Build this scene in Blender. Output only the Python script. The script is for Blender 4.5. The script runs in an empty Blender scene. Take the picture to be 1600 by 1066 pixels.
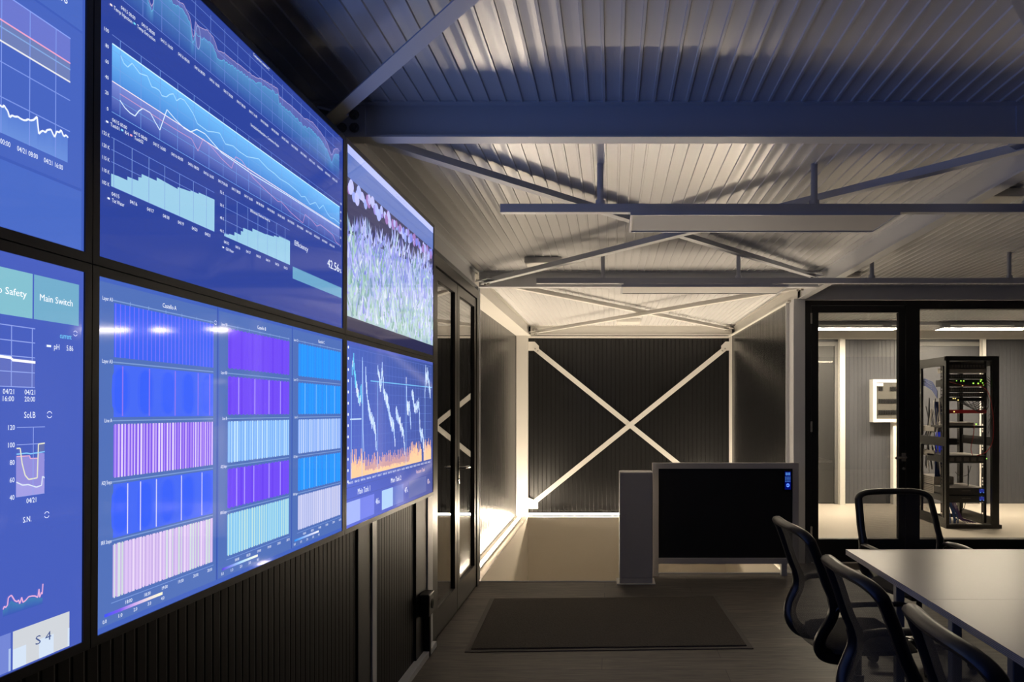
import bpy, bmesh, math, random
from mathutils import Vector, Matrix

random.seed(11)
SC = bpy.context.scene
COL = SC.collection
F = 1150.0                      # focal length in pixels of the 1600 px wide frame
EYE = 1.5

# ------------------------------------------------------------------ camera
cam_d = bpy.data.cameras.new('camera')
cam_d.sensor_width = 36.0
cam_d.sensor_fit = 'HORIZONTAL'
cam_d.lens = F / 1600.0 * 36.0
cam_d.shift_x = -(955 - 800) / 1600.0
cam_d.shift_y = (634 - 533) / 1600.0
cam_d.clip_start = 0.02
cam = bpy.data.objects.new('camera', cam_d)
COL.objects.link(cam)
cam.location = (0, 0, EYE)
cam.rotation_euler = (math.radians(90), 0, 0)
SC.camera = cam

# ------------------------------------------------------------------ world, exposure
w = bpy.data.worlds.new('night')
SC.world = w
w.use_nodes = True
w.node_tree.nodes['Background'].inputs[0].default_value = (0.02, 0.025, 0.035, 1)
w.node_tree.nodes['Background'].inputs[1].default_value = 0.05
SC.view_settings.view_transform = 'Standard'
SC.view_settings.look = 'None'
SC.view_settings.gamma = 1.0
SC.view_settings.use_curve_mapping = False
SC.view_settings.exposure = 0.0
try:
    SC.cycles.use_denoising = True
    SC.cycles.sample_clamp_indirect = 6.0
    SC.cycles.max_bounces = 8
    SC.cycles.transparent_max_bounces = 16
except Exception:
    pass


# strengths of the lamps of the place
LED_STRIP = 215.0
LED_STRIP_SIDE = 195.0
SERVER_PANEL = 100.0
WARM = (1.0, 0.825, 0.61)
WARM2 = (1.0, 0.82, 0.61)


# ------------------------------------------------------------------ helpers
def lin(c):
    r = []
    for v in c:
        v = v / 255.0
        r.append(v / 12.92 if v <= 0.04045 else ((v + 0.055) / 1.055) ** 2.4)
    return tuple(r)


def mixc(a, b, t):
    return tuple(x + (y - x) * t for x, y in zip(a, b))


def mat(name, color, rough=0.5, metal=0.0, spec=0.5, noise=0.0, nscale=30.0, bump=0.0, emit=None, estr=0.0):
    m = bpy.data.materials.new(name)
    m.use_nodes = True
    nt = m.node_tree
    b = nt.nodes['Principled BSDF']
    b.inputs['Base Color'].default_value = (*color, 1)
    b.inputs['Roughness'].default_value = rough
    b.inputs['Metallic'].default_value = metal
    b.inputs['Specular IOR Level'].default_value = spec
    if emit:
        b.inputs['Emission Color'].default_value = (*emit, 1)
        b.inputs['Emission Strength'].default_value = estr
    if noise or bump:
        tc = nt.nodes.new('ShaderNodeTexCoord')
        n = nt.nodes.new('ShaderNodeTexNoise')
        n.inputs['Scale'].default_value = nscale
        n.inputs['Detail'].default_value = 4
        nt.links.new(tc.outputs['Object'], n.inputs['Vector'])
        if noise:
            r = nt.nodes.new('ShaderNodeMix')
            r.data_type = 'RGBA'
            r.inputs['A'].default_value = (*[c * (1 - noise) for c in color], 1)
            r.inputs['B'].default_value = (*[min(1, c * (1 + noise)) for c in color], 1)
            nt.links.new(n.outputs['Fac'], r.inputs['Factor'])
            nt.links.new(r.outputs['Result'], b.inputs['Base Color'])
        if bump:
            bp = nt.nodes.new('ShaderNodeBump')
            bp.inputs['Strength'].default_value = bump
            bp.inputs['Distance'].default_value = 0.004
            nt.links.new(n.outputs['Fac'], bp.inputs['Height'])
            nt.links.new(bp.outputs['Normal'], b.inputs['Normal'])
    return m


def glass_mat(name, f0=0.04, tint=(0.93, 0.95, 0.95), power=5.0):
    m = bpy.data.materials.new(name)
    m.use_nodes = True
    nt = m.node_tree
    nt.nodes.clear()
    out = nt.nodes.new('ShaderNodeOutputMaterial')
    mx = nt.nodes.new('ShaderNodeMixShader')
    tr = nt.nodes.new('ShaderNodeBsdfTransparent')
    tr.inputs[0].default_value = (*tint, 1)
    gl = nt.nodes.new('ShaderNodeBsdfGlossy')
    gl.inputs['Roughness'].default_value = 0.0
    gl.inputs['Color'].default_value = (1, 1, 1, 1)
    ge = nt.nodes.new('ShaderNodeNewGeometry')
    dot = nt.nodes.new('ShaderNodeVectorMath')
    dot.operation = 'DOT_PRODUCT'
    nt.links.new(ge.outputs['Normal'], dot.inputs[0])
    nt.links.new(ge.outputs['Incoming'], dot.inputs[1])
    ab = nt.nodes.new('ShaderNodeMath'); ab.operation = 'ABSOLUTE'
    nt.links.new(dot.outputs['Value'], ab.inputs[0])
    om = nt.nodes.new('ShaderNodeMath'); om.operation = 'SUBTRACT'
    om.inputs[0].default_value = 1.0
    nt.links.new(ab.outputs[0], om.inputs[1])
    pw = nt.nodes.new('ShaderNodeMath'); pw.operation = 'POWER'
    nt.links.new(om.outputs[0], pw.inputs[0])
    pw.inputs[1].default_value = power
    ma = nt.nodes.new('ShaderNodeMath'); ma.operation = 'MULTIPLY_ADD'
    nt.links.new(pw.outputs[0], ma.inputs[0])
    ma.inputs[1].default_value = 1 - f0
    ma.inputs[2].default_value = f0
    nt.links.new(ma.outputs[0], mx.inputs[0])
    nt.links.new(tr.outputs[0], mx.inputs[1])
    nt.links.new(gl.outputs[0], mx.inputs[2])
    nt.links.new(mx.outputs[0], out.inputs[0])
    return m


def mesh_fabric(name):
    """woven net: dark threads with open cells"""
    m = bpy.data.materials.new(name)
    m.use_nodes = True
    nt = m.node_tree
    b = nt.nodes['Principled BSDF']
    b.inputs['Base Color'].default_value = (0.028, 0.026, 0.024, 1)
    b.inputs['Roughness'].default_value = 0.75
    out = nt.nodes['Material Output']
    tr = nt.nodes.new('ShaderNodeBsdfTransparent')
    mx = nt.nodes.new('ShaderNodeMixShader')
    tc = nt.nodes.new('ShaderNodeTexCoord')
    ck = nt.nodes.new('ShaderNodeTexWave')
    ck.wave_type = 'BANDS'
    ck.bands_direction = 'Z'
    ck.inputs['Scale'].default_value = 60
    ck.inputs['Distortion'].default_value = 1.0
    nt.links.new(tc.outputs['Object'], ck.inputs['Vector'])
    mr = nt.nodes.new('ShaderNodeMapRange')
    mr.inputs['To Min'].default_value = 0.64
    mr.inputs['To Max'].default_value = 0.80
    nt.links.new(ck.outputs['Fac'], mr.inputs['Value'])
    nt.links.new(mr.outputs[0], mx.inputs[0])
    nt.links.new(tr.outputs[0], mx.inputs[1])
    nt.links.new(b.outputs[0], mx.inputs[2])
    nt.links.new(mx.outputs[0], out.inputs[0])
    return m


def wood_mat():
    m = bpy.data.materials.new('dark_oak_planks')
    m.use_nodes = True
    nt = m.node_tree
    b = nt.nodes['Principled BSDF']
    tc = nt.nodes.new('ShaderNodeTexCoord')
    br = nt.nodes.new('ShaderNodeTexBrick')
    br.offset = 0.37
    br.inputs['Scale'].default_value = 1.0
    br.inputs['Brick Width'].default_value = 1.9
    br.inputs['Row Height'].default_value = 0.19
    br.inputs['Mortar Size'].default_value = 0.0022
    br.inputs['Mortar Smooth'].default_value = 0.2
    br.inputs['Color1'].default_value = (0.085, 0.072, 0.060, 1)
    br.inputs['Color2'].default_value = (0.125, 0.107, 0.088, 1)
    br.inputs['Mortar'].default_value = (0.02, 0.017, 0.014, 1)
    nt.links.new(tc.outputs['Object'], br.inputs['Vector'])
    mp = nt.nodes.new('ShaderNodeMapping')
    mp.inputs['Scale'].default_value = (1.6, 26.0, 1.0)
    nt.links.new(tc.outputs['Object'], mp.inputs['Vector'])
    n = nt.nodes.new('ShaderNodeTexNoise')
    n.inputs['Scale'].default_value = 2.2
    n.inputs['Detail'].default_value = 7
    n.inputs['Distortion'].default_value = 1.4
    nt.links.new(mp.outputs[0], n.inputs['Vector'])
    mr = nt.nodes.new('ShaderNodeMapRange')
    mr.inputs['From Min'].default_value = 0.3
    mr.inputs['From Max'].default_value = 0.7
    mr.inputs['To Min'].default_value = 0.35
    mr.inputs['To Max'].default_value = 1.45
    nt.links.new(n.outputs['Fac'], mr.inputs['Value'])
    mu = nt.nodes.new('ShaderNodeMix')
    mu.data_type = 'RGBA'
    mu.blend_type = 'MULTIPLY'
    mu.inputs['Factor'].default_value = 1.0
    nt.links.new(br.outputs['Color'], mu.inputs['A'])
    nt.links.new(mr.outputs[0], mu.inputs['B'])
    nt.links.new(mu.outputs['Result'], b.inputs['Base Color'])
    b.inputs['Roughness'].default_value = 0.52
    bp = nt.nodes.new('ShaderNodeBump')
    bp.inputs['Strength'].default_value = 0.35
    bp.inputs['Distance'].default_value = 0.003
    nt.links.new(n.outputs['Fac'], bp.inputs['Height'])
    nt.links.new(bp.outputs['Normal'], b.inputs['Normal'])
    return m


def ply_mat():
    m = bpy.data.materials.new('plywood_edge')
    m.use_nodes = True
    nt = m.node_tree
    b = nt.nodes['Principled BSDF']
    tc = nt.nodes.new('ShaderNodeTexCoord')
    wv = nt.nodes.new('ShaderNodeTexWave')
    wv.bands_direction = 'Z'
    wv.inputs['Scale'].default_value = 52
    wv.inputs['Distortion'].default_value = 0.6
    nt.links.new(tc.outputs['Object'], wv.inputs['Vector'])
    mx = nt.nodes.new('ShaderNodeMix')
    mx.data_type = 'RGBA'
    mx.inputs['A'].default_value = (0.36, 0.34, 0.31, 1)
    mx.inputs['B'].default_value = (0.72, 0.69, 0.64, 1)
    nt.links.new(wv.outputs['Fac'], mx.inputs['Factor'])
    nt.links.new(mx.outputs['Result'], b.inputs['Base Color'])
    b.inputs['Roughness'].default_value = 0.6
    return m


def screen_mat():
    """lit display: colour of each drawn shape, under a glossy front glass"""
    m = bpy.data.materials.new('lit_display')
    m.use_nodes = True
    nt = m.node_tree
    b = nt.nodes['Principled BSDF']
    at = nt.nodes.new('ShaderNodeAttribute')
    at.attribute_name = 'Col'
    nt.links.new(at.outputs['Color'], b.inputs['Emission Color'])
    b.inputs['Emission Strength'].default_value = 1.1
    b.inputs['Base Color'].default_value = (0.01, 0.01, 0.012, 1)
    b.inputs['Roughness'].default_value = 0.06
    b.inputs['Specular IOR Level'].default_value = 0.35
    return m


M = dict(
    ceil=mat('white_sheet_screen_tint', (0.72, 0.72, 0.735), 0.25, 0.0, 0.6),  # neutral white sheet, slight blue tint added for the screens' light
    paint=mat('steel_paint_screen_tint', (0.73, 0.74, 0.77), 0.38, 0.0, 0.5, noise=0.02, nscale=8),  # paint itself is neutral; bluish cast stands in for screen light
    brace=mat('brace_paint_screen_tint', (0.68, 0.70, 0.75), 0.42),  # blue spill of the displays mixed into the brace colour
    cream=mat('white_steel_paint', (0.74, 0.72, 0.68), 0.45, noise=0.02, nscale=10),
    wall=mat('anthracite_sheet', (0.012, 0.012, 0.0125), 0.22, 0.0, 0.36),
    wallmatte=mat('anthracite_sheet_matt', (0.007, 0.0068, 0.0066), 0.45, 0.0, 0.12),
    wallgrey=mat('grey_sheet', (0.092, 0.094, 0.106), 0.33, 0.0, 0.5),
    plaster=mat('beige_plaster', (0.72, 0.66, 0.56), 0.8, noise=0.03, nscale=3),
    floor=wood_mat(),
    vinyl=mat('pale_vinyl_floor', (0.62, 0.56, 0.48), 0.38, noise=0.03, nscale=2),
    frame=mat('dark_bronze_frame', (0.055, 0.050, 0.045), 0.32, 0.3),
    black=mat('black_satin', (0.010, 0.010, 0.011), 0.45),
    blackgloss=mat('black_gloss', (0.008, 0.008, 0.009), 0.18),
    bezel=mat('display_bezel', (0.014, 0.013, 0.013), 0.33),
    darkpost=mat('graphite_paint', (0.022, 0.022, 0.026), 0.45),
    glass=glass_mat('clear_glass', 0.05),
    doorglass=glass_mat('tinted_door_glass', 0.10, (0.55, 0.56, 0.56), 4.0),
    diff=mat('frosted_diffuser', (0.72, 0.70, 0.69), 0.55),
    rail=mat('grey_aluminium', (0.54, 0.55, 0.60), 0.38, 0.1),
    tabletop=mat('white_laminate', (0.50, 0.47, 0.43), 0.28, 0.0, 0.18, noise=0.015, nscale=4),
    ply=ply_mat(),
    leg=mat('grey_leg_paint', (0.30, 0.31, 0.33), 0.4),
    chair=mat('black_nylon', (0.011, 0.011, 0.013), 0.34),
    net=mesh_fabric('black_net'),
    seat=mat('charcoal_seat_fabric', (0.045, 0.042, 0.038), 0.85, noise=0.2, nscale=120, bump=0.3),
    chrome=mat('brushed_steel', (0.62, 0.60, 0.57), 0.25, 1.0),
    bolt=mat('zinc_bolt', (0.40, 0.38, 0.35), 0.35, 0.9),
    mat_pile=mat('brown_mat_pile', (0.070, 0.060, 0.049), 0.95, noise=0.45, nscale=90, bump=0.9),
    mat_edge=mat('mat_rubber_edge', (0.10, 0.09, 0.078), 0.7),
    bollard=mat('grey_powder_coat', (0.55, 0.53, 0.53), 0.45, noise=0.02, nscale=20),
    panelblack=mat('black_panel', (0.006, 0.006, 0.007), 0.55),
    strip=mat('led_strip_glow', (0.8, 0.8, 0.8), 0.5, emit=WARM, estr=LED_STRIP),
    strip2=mat('led_strip_side_glow', (0.8, 0.8, 0.8), 0.5, emit=WARM, estr=LED_STRIP_SIDE),
    lamp=mat('lit_panel', (0.8, 0.8, 0.8), 0.5, emit=WARM2, estr=SERVER_PANEL),
    white=mat('white_plastic', (0.80, 0.78, 0.74), 0.4),
    rack=mat('rack_black', (0.0075, 0.007, 0.0065), 0.38),
    rackgrey=mat('rack_grey', (0.30, 0.28, 0.26), 0.4, 0.5),
    gearblack=mat('gear_black', (0.016, 0.016, 0.017), 0.4),
    gearfins=mat('gear_ports', (0.10, 0.09, 0.08), 0.5, noise=0.8, nscale=60),
    redplastic=mat('red_plastic', (0.45, 0.02, 0.03), 0.4),
    bluecable=mat('blue_cable', (0.006, 0.018, 0.085), 0.6, 0.0, 0.2),
    bluecable2=mat('blue_patch_cable', (0.04, 0.12, 0.42), 0.5),
    redcable=mat('red_cable', (0.35, 0.02, 0.02), 0.45),
    blackcable=mat('black_cable', (0.012, 0.012, 0.014), 0.5),
    purplecable=mat('violet_cable', (0.14, 0.06, 0.26), 0.5),
    greycable=mat('grey_cable', (0.40, 0.38, 0.36), 0.5),
    led_green=mat('green_led', (0.1, 0.1, 0.1), 0.5, emit=(0.45, 1.0, 0.08), estr=2.0),
    led_amber=mat('amber_led', (0.1, 0.1, 0.1), 0.5, emit=(1.0, 0.75, 0.2), estr=1.6),
    led_blue=mat('blue_led', (0.1, 0.1, 0.1), 0.5, emit=(0.10, 0.25, 1.0), estr=1.3),
    led_bluew=mat('pale_blue_led', (0.1, 0.1, 0.1), 0.5, emit=(0.13, 0.38, 1.0), estr=0.75),
    led_blued=mat('deep_blue_glow', (0.02, 0.02, 0.05), 0.5, emit=(0.05, 0.08, 0.9), estr=0.28),
    led_red=mat('red_led', (0.1, 0.1, 0.1), 0.5, emit=(1.0, 0.1, 0.08), estr=1.0),
    screen=screen_mat(),
    doorframe=mat('grey_door_frame', (0.27, 0.265, 0.26), 0.4),
    doorpanel=mat('dark_grey_door', (0.055, 0.055, 0.056), 0.4),
    cabinetgrey=mat('breaker_grey', (0.10, 0.095, 0.085), 0.5),
)


def streaks(m, strength=0.12):
    """slight vertical waviness of rolled sheet metal"""
    nt = m.node_tree
    b = nt.nodes['Principled BSDF']
    tc = nt.nodes.new('ShaderNodeTexCoord')
    mp = nt.nodes.new('ShaderNodeMapping')
    mp.inputs['Scale'].default_value = (14, 14, 0.35)
    n = nt.nodes.new('ShaderNodeTexNoise')
    n.inputs['Scale'].default_value = 1.0
    n.inputs['Detail'].default_value = 3
    bp = nt.nodes.new('ShaderNodeBump')
    bp.inputs['Strength'].default_value = strength
    bp.inputs['Distance'].default_value = 0.02
    nt.links.new(tc.outputs['Object'], mp.inputs['Vector'])
    nt.links.new(mp.outputs[0], n.inputs['Vector'])
    nt.links.new(n.outputs['Fac'], bp.inputs['Height'])
    nt.links.new(bp.outputs['Normal'], b.inputs['Normal'])


streaks(M['wall'])
streaks(M['wallgrey'], 0.08)


class MB:
    """collects shapes; build() links them as one mesh object"""

    def __init__(self):
        self.v, self.f, self.mi, self.col = [], [], [], []

    def poly(self, pts, m=0, cols=None):
        i = len(self.v)
        self.v.extend([tuple(p) for p in pts])
        self.f.append(tuple(range(i, i + len(pts))))
        self.mi.append(m)
        self.col.append(cols)
        return self

    def faces(self, verts, faces, m=0):
        i = len(self.v)
        self.v.extend([tuple(p) for p in verts])
        for f in faces:
            self.f.append(tuple(i + k for k in f))
            self.mi.append(m)
            self.col.append(None)
        return self

    def box(self, x0, x1, y0, y1, z0, z1, m=0):
        v = [(x0, y0, z0), (x1, y0, z0), (x1, y1, z0), (x0, y1, z0),
             (x0, y0, z1), (x1, y0, z1), (x1, y1, z1), (x0, y1, z1)]
        return self.faces(v, [(0, 3, 2, 1), (4, 5, 6, 7), (0, 1, 5, 4), (1, 2, 6, 5), (2, 3, 7, 6), (3, 0, 4, 7)], m)

    def rbox(self, x0, x1, y0, y1, z0, z1, r=0.01, seg=3, m=0):
        """box with rounded edges"""
        bm = bmesh.new()
        bmesh.ops.create_cube(bm, size=1.0)
        for q in bm.verts:
            q.co = Vector(((x0 + x1) / 2 + q.co.x * (x1 - x0), (y0 + y1) / 2 + q.co.y * (y1 - y0), (z0 + z1) / 2 + q.co.z * (z1 - z0)))
        bmesh.ops.bevel(bm, geom=bm.edges[:], offset=r, segments=seg, affect='EDGES', profile=0.5)
        bm.verts.index_update()
        self.faces([q.co for q in bm.verts], [[q.index for q in f.verts] for f in bm.faces], m)
        bm.free()
        return self

    def bar(self, p0, p1, wd, ht, up=(0, 0, 1), m=0):
        """rectangular bar along p0-p1: wd sideways, ht along up"""
        p0, p1 = Vector(p0), Vector(p1)
        d = (p1 - p0).normalized()
        s = d.cross(Vector(up)).normalized()
        u = s.cross(d).normalized()
        v = []
        for p in (p0, p1):
            for a, b in ((-1, -1), (1, -1), (1, 1), (-1, 1)):
                v.append(p + s * (a * wd / 2) + u * (b * ht / 2))
        return self.faces(v, [(0, 1, 2, 3), (7, 6, 5, 4), (0, 4, 5, 1), (1, 5, 6, 2), (2, 6, 7, 3), (3, 7, 4, 0)], m)

    def prism(self, prof, p0, p1, side, up, m=0, caps=True):
        """profile points (a,b) along side/up, swept from p0 to p1"""
        p0, p1, side, up = Vector(p0), Vector(p1), Vector(side), Vector(up)
        n = len(prof)
        v = [p0 + side * a + up * b for a, b in prof] + [p1 + side * a + up * b for a, b in prof]
        fs = [(i, (i + 1) % n, n + (i + 1) % n, n + i) for i in range(n)]
        if caps:
            fs += [tuple(range(n))[::-1], tuple(range(n, 2 * n))]
        return self.faces(v, fs, m)

    def ibeam(self, p0, p1, h=0.137, b=0.073, tf=0.007, tw=0.006, m=0):
        """I section hanging with its top at p0/p1"""
        p0, p1 = Vector(p0), Vector(p1)
        d = (p1 - p0).normalized()
        up = Vector((0, 0, 1))
        s = d.cross(up).normalized()
        for (a0, a1, b0, b1) in ((-b / 2, b / 2, -tf, 0), (-b / 2, b / 2, -h, -h + tf), (-tw / 2, tw / 2, -h + tf, -tf)):
            self.prism([(a0, b0), (a1, b0), (a1, b1), (a0, b1)], p0, p1, s, up, m)
        return self

    def cyl(self, p0, p1, r, n=12, m=0, r1=None):
        p0, p1 = Vector(p0), Vector(p1)
        r1 = r if r1 is None else r1
        d = (p1 - p0).normalized()
        a = Vector((0, 0, 1)) if abs(d.z) < 0.9 else Vector((1, 0, 0))
        s = d.cross(a).normalized()
        u = s.cross(d)
        v = [p0 + (s * math.cos(2 * math.pi * k / n) + u * math.sin(2 * math.pi * k / n)) * r for k in range(n)]
        v += [p1 + (s * math.cos(2 * math.pi * k / n) + u * math.sin(2 * math.pi * k / n)) * r1 for k in range(n)]
        fs = [(k, (k + 1) % n, n + (k + 1) % n, n + k) for k in range(n)]
        fs += [tuple(range(n))[::-1], tuple(range(n, 2 * n))]
        return self.faces(v, fs, m)

    def tube(self, pts, r, n=8, m=0, ref=(0, 0, 1), r2=None, caps=True):
        """tube through pts; r sideways, r2 along the other axis (lists or numbers)"""
        pts = [Vector(p) for p in pts]
        N = len(pts)
        r2 = r if r2 is None else r2
        vs = []
        prev = None
        for i, p in enumerate(pts):
            t = (pts[min(i + 1, N - 1)] - pts[max(i - 1, 0)])
            t = t.normalized() if t.length > 1e-9 else Vector((0, 0, 1))
            if prev is None:
                a = Vector(ref)
                if abs(t.dot(a)) > 0.95:
                    a = Vector((1, 0, 0))
                s = t.cross(a).normalized()
            else:
                s = (prev - t * prev.dot(t)).normalized()
            prev = s
            u = s.cross(t)
            ra = r[i] if isinstance(r, (list, tuple)) else r
            rb = r2[i] if isinstance(r2, (list, tuple)) else r2
            for k in range(n):
                c = 2 * math.pi * k / n
                vs.append(p + s * (math.cos(c) * ra) + u * (math.sin(c) * rb))
        fs = []
        for i in range(N - 1):
            for k in range(n):
                fs.append((i * n + k, i * n + (k + 1) % n, (i + 1) * n + (k + 1) % n, (i + 1) * n + k))
        if caps:
            fs.append(tuple(range(n))[::-1])
            fs.append(tuple(range((N - 1) * n, N * n)))
        return self.faces(vs, fs, m)

    def grid(self, rows, m=0):
        """surface through a list of equally long rows of points"""
        n = len(rows[0])
        v = [p for r in rows for p in r]
        fs = [(i * n + k, i * n + k + 1, (i + 1) * n + k + 1, (i + 1) * n + k) for i in range(len(rows) - 1) for k in range(n - 1)]
        return self.faces(v, fs, m)

    def build(self, name, mats, parent=None, smooth=False, colors=False, recalc=True):
        if not isinstance(mats, (list, tuple)):
            mats = [mats]
        off = Vector((0, 0, 0))
        me = bpy.data.meshes.new(name)
        if parent is not None:
            q = parent
            while q.parent is not None:
                q = q.parent
            off = Vector(q.location)
        else:
            xs = [p[0] for p in self.v]; ys = [p[1] for p in self.v]; zs = [p[2] for p in self.v]
            off = Vector(((min(xs) + max(xs)) / 2, (min(ys) + max(ys)) / 2, min(zs)))
        me.from_pydata([tuple(Vector(p) - off) for p in self.v], [], self.f)
        for i, p in enumerate(me.polygons):
            p.material_index = self.mi[i]
            p.use_smooth = smooth
        for mm in mats:
            me.materials.append(mm)
        if colors:
            ca = me.color_attributes.new('Col', 'FLOAT_COLOR', 'CORNER')
            li = 0
            for i, p in enumerate(me.polygons):
                c = self.col[i] or (0, 0, 0)
                for k in range(p.loop_total):
                    cc = c[k] if isinstance(c[0], (list, tuple)) else c
                    ca.data[p.loop_start + k].color = (cc[0], cc[1], cc[2], 1)
        if recalc and not colors:
            bm = bmesh.new()
            bm.from_mesh(me)
            bmesh.ops.recalc_face_normals(bm, faces=bm.faces[:])
            bm.to_mesh(me)
            bm.free()
        me.update()
        o = bpy.data.objects.new(name, me)
        COL.objects.link(o)
        if parent is not None:
            o.parent = parent
        else:
            o.location = off
        if smooth:
            try:
                me.set_sharp_from_angle(angle=math.radians(40))
            except Exception:
                pass
        return o


def tag(o, label, cat, group=None):
    o['label'] = label
    o['category'] = cat
    if group:
        o['group'] = group
    return o


def thing(name, label, cat, loc=(0, 0, 0), group=None):
    o = bpy.data.objects.new(name, None)
    o.empty_display_size = 0.1
    COL.objects.link(o)
    o.location = loc
    return tag(o, label, cat, group)


def struct(o):
    o['kind'] = 'structure'
    return o


def sempty(name, loc):
    o = bpy.data.objects.new(name, None)
    COL.objects.link(o)
    o.location = loc
    return struct(o)


def dup(root, loc, rotz, label, group=None):
    r = root.copy()
    COL.objects.link(r)
    r.location = loc
    r.rotation_euler = (0, 0, rotz)
    r['label'] = label
    if group:
        r['group'] = group
    for ch in list(root.children):
        c = ch.copy()
        COL.objects.link(c)
        c.parent = r
        for g in ch.children:
            d = g.copy()
            COL.objects.link(d)
            d.parent = c
    return r


# ================================================================== SETTING
ZC = EYE + 1.149      # underside of the roof sheets
ZB = EYE + 1.012      # underside of the beams
XL = -1.13            # left wall
XR = 1.81             # centre of the right-hand beam
D1, D2, D3 = 2.806, 6.307, 10.62    # centres of the cross beams
DP = 7.0              # glass partition of the server room
XFAR = 6.6


def ribs(a0, a1, pitch, prof):
    """list of (along, out) for a ribbed sheet"""
    pts = []
    a = a0
    while a < a1 - 1e-6:
        for f, o in prof:
            if a + f * pitch <= a1:
                pts.append((a + f * pitch, o))
        a += pitch
    pts.append((a1, 0))
    return pts


CPROF = [(0, 0), (0.25, -0.0006), (0.40, -0.0008), (0.55, -0.0006), (0.77, 0), (0.80, 0.006), (0.94, 0.006), (0.975, 0)]
FPROF = [(0, 0), (0.72, 0), (0.82, -0.0012), (0.90, -0.0012)]
WPROF = [(0, 0), (0.80, 0), (0.88, -0.004), (0.95, -0.004)]


def ceiling_part(mb, x0, x1, y0, y1):
    pts = ribs(x0, x1, 0.0622, CPROF)
    rows = [[(x, y0, ZC - o) for x, o in pts], [(x, y1, ZC - o) for x, o in pts]]
    mb.grid(rows)
    mb.box(x0, x1, y0, y1, ZC + 0.03, ZC + 0.10)


cm = MB()
ceiling_part(cm, -1.20, 1.84, -3.2, D3)
ceiling_part(cm, 1.84, XFAR, -3.2, 11.4)
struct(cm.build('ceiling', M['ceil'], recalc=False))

# floor, cut away at the stairwell
fm = MB()
fm.box(-1.5, 0.12, -3.2, 6.27, -0.25, 0)
fm.box(0.12, 1.62, -3.2, 6.58, -0.25, 0)
fm.box(1.62, XFAR, -3.2, DP, -0.25, 0)
struct(fm.build('floor', M['floor']))
fm = MB()
fm.box(1.846, XFAR, DP, 11.4, -0.25, 0.0)
struct(fm.build('floor_server_room', M['vinyl']))
fm = MB()
fm.box(-1.5, 1.9, 6.2, 10.8, -2.95, -2.85)
struct(fm.build('floor_stairwell', M['plaster']))


def ribwall(mb, axis, pos, a0, a1, z0, z1, out, m=0, thick=0.06, pitch=0.062):
    """ribbed wall sheet; axis 'x' runs along x at y=pos, axis 'y' runs along y at x=pos; out = +1/-1 side of the ribs"""
    pts = ribs(a0, a1, pitch, WPROF if pitch > 0.05 else FPROF)
    if axis == 'x':
        rows = [[(a, pos + out * o, z) for a, o in pts] for z in (z0, z1)]
        mb.grid(rows, m)
        mb.box(a0, a1, min(pos - out * 0.02, pos - out * thick), max(pos - out * 0.02, pos - out * thick), z0, z1, m)
    else:
        rows = [[(pos + out * o, a, z) for a, o in pts] for z in (z0, z1)]
        mb.grid(rows, m)
        mb.box(min(pos - out * 0.02, pos - out * thick), max(pos - out * 0.02, pos - out * thick), a0, a1, z0, z1, m)


wl = MB()
ribwall(wl, 'y', XL, -3.2, 3.265, 0, ZB, 1, pitch=0.042)
ribwall(wl, 'y', XL, 3.50, 4.22, 0, ZB, 1, pitch=0.042)
struct(wl.build('wall_left', M['wallmatte'], recalc=False))
wl = MB()
ribwall(wl, 'y', -1.36, 6.34, 10.64, -0.07, 2.50, 1)
struct(wl.build('wall_stairwell_left', M['wall'], recalc=False))
wl = MB()
ribwall(wl, 'y', 1.735, 7.192, 10.64, -0.07, 2.50, -1, thick=0.045)
struct(wl.build('wall_stairwell_right', M['wall'], recalc=False))
wl = MB()
ribwall(wl, 'x', 10.64, -1.36, 1.735, -0.07, 2.50, -1)
struct(wl.build('wall_stairwell_back', M['wall'], recalc=False))
wl = MB()
ribwall(wl, 'x', 11.27, 1.846, 2.62, 0, ZC, -1)
ribwall(wl, 'x', 11.27, 3.47, 4.64, 0, ZC, -1)
ribwall(wl, 'x', 11.27, 5.70, XFAR, 0, ZC, -1)
wl.box(2.62, 3.47, 11.25, 11.33, 2.47, ZC)
wl.box(4.64, 5.70, 11.25, 11.33, 2.47, ZC)
struct(wl.build('wall_server_back', M['wallgrey'], recalc=False))
wl = MB()
ribwall(wl, 'y', 1.846, 7.2, 11.3, 0, ZC, 1, thick=0.05)
struct(wl.build('wall_server_left', M['wallgrey'], recalc=False))
wl = MB()
wl.box(XFAR, XFAR + 0.08, -3.2, 11.4, 0, ZC)
struct(wl.build('wall_right', M['wallgrey']))
wl = MB()
wl.box(-1.2, XFAR, -3.28, -3.2, 0, ZC)
struct(wl.build('wall_rear', M['wall']))

# stairwell: plastered lower walls with a ledge the light strips lie on
wl = MB()
wl.box(-1.42, -1.18, 6.27, 10.70, -2.85, -0.08)
wl.box(1.62, 1.80, 6.60, 10.70, -2.85, -0.08)
wl.box(-1.18, 1.62, 10.43, 10.70, -2.85, -0.08)
wl.box(-1.18, 1.62, 6.20, 6.27, -2.85, -0.25)
struct(wl.build('wall_stairwell_lower', M['plaster']))

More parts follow.
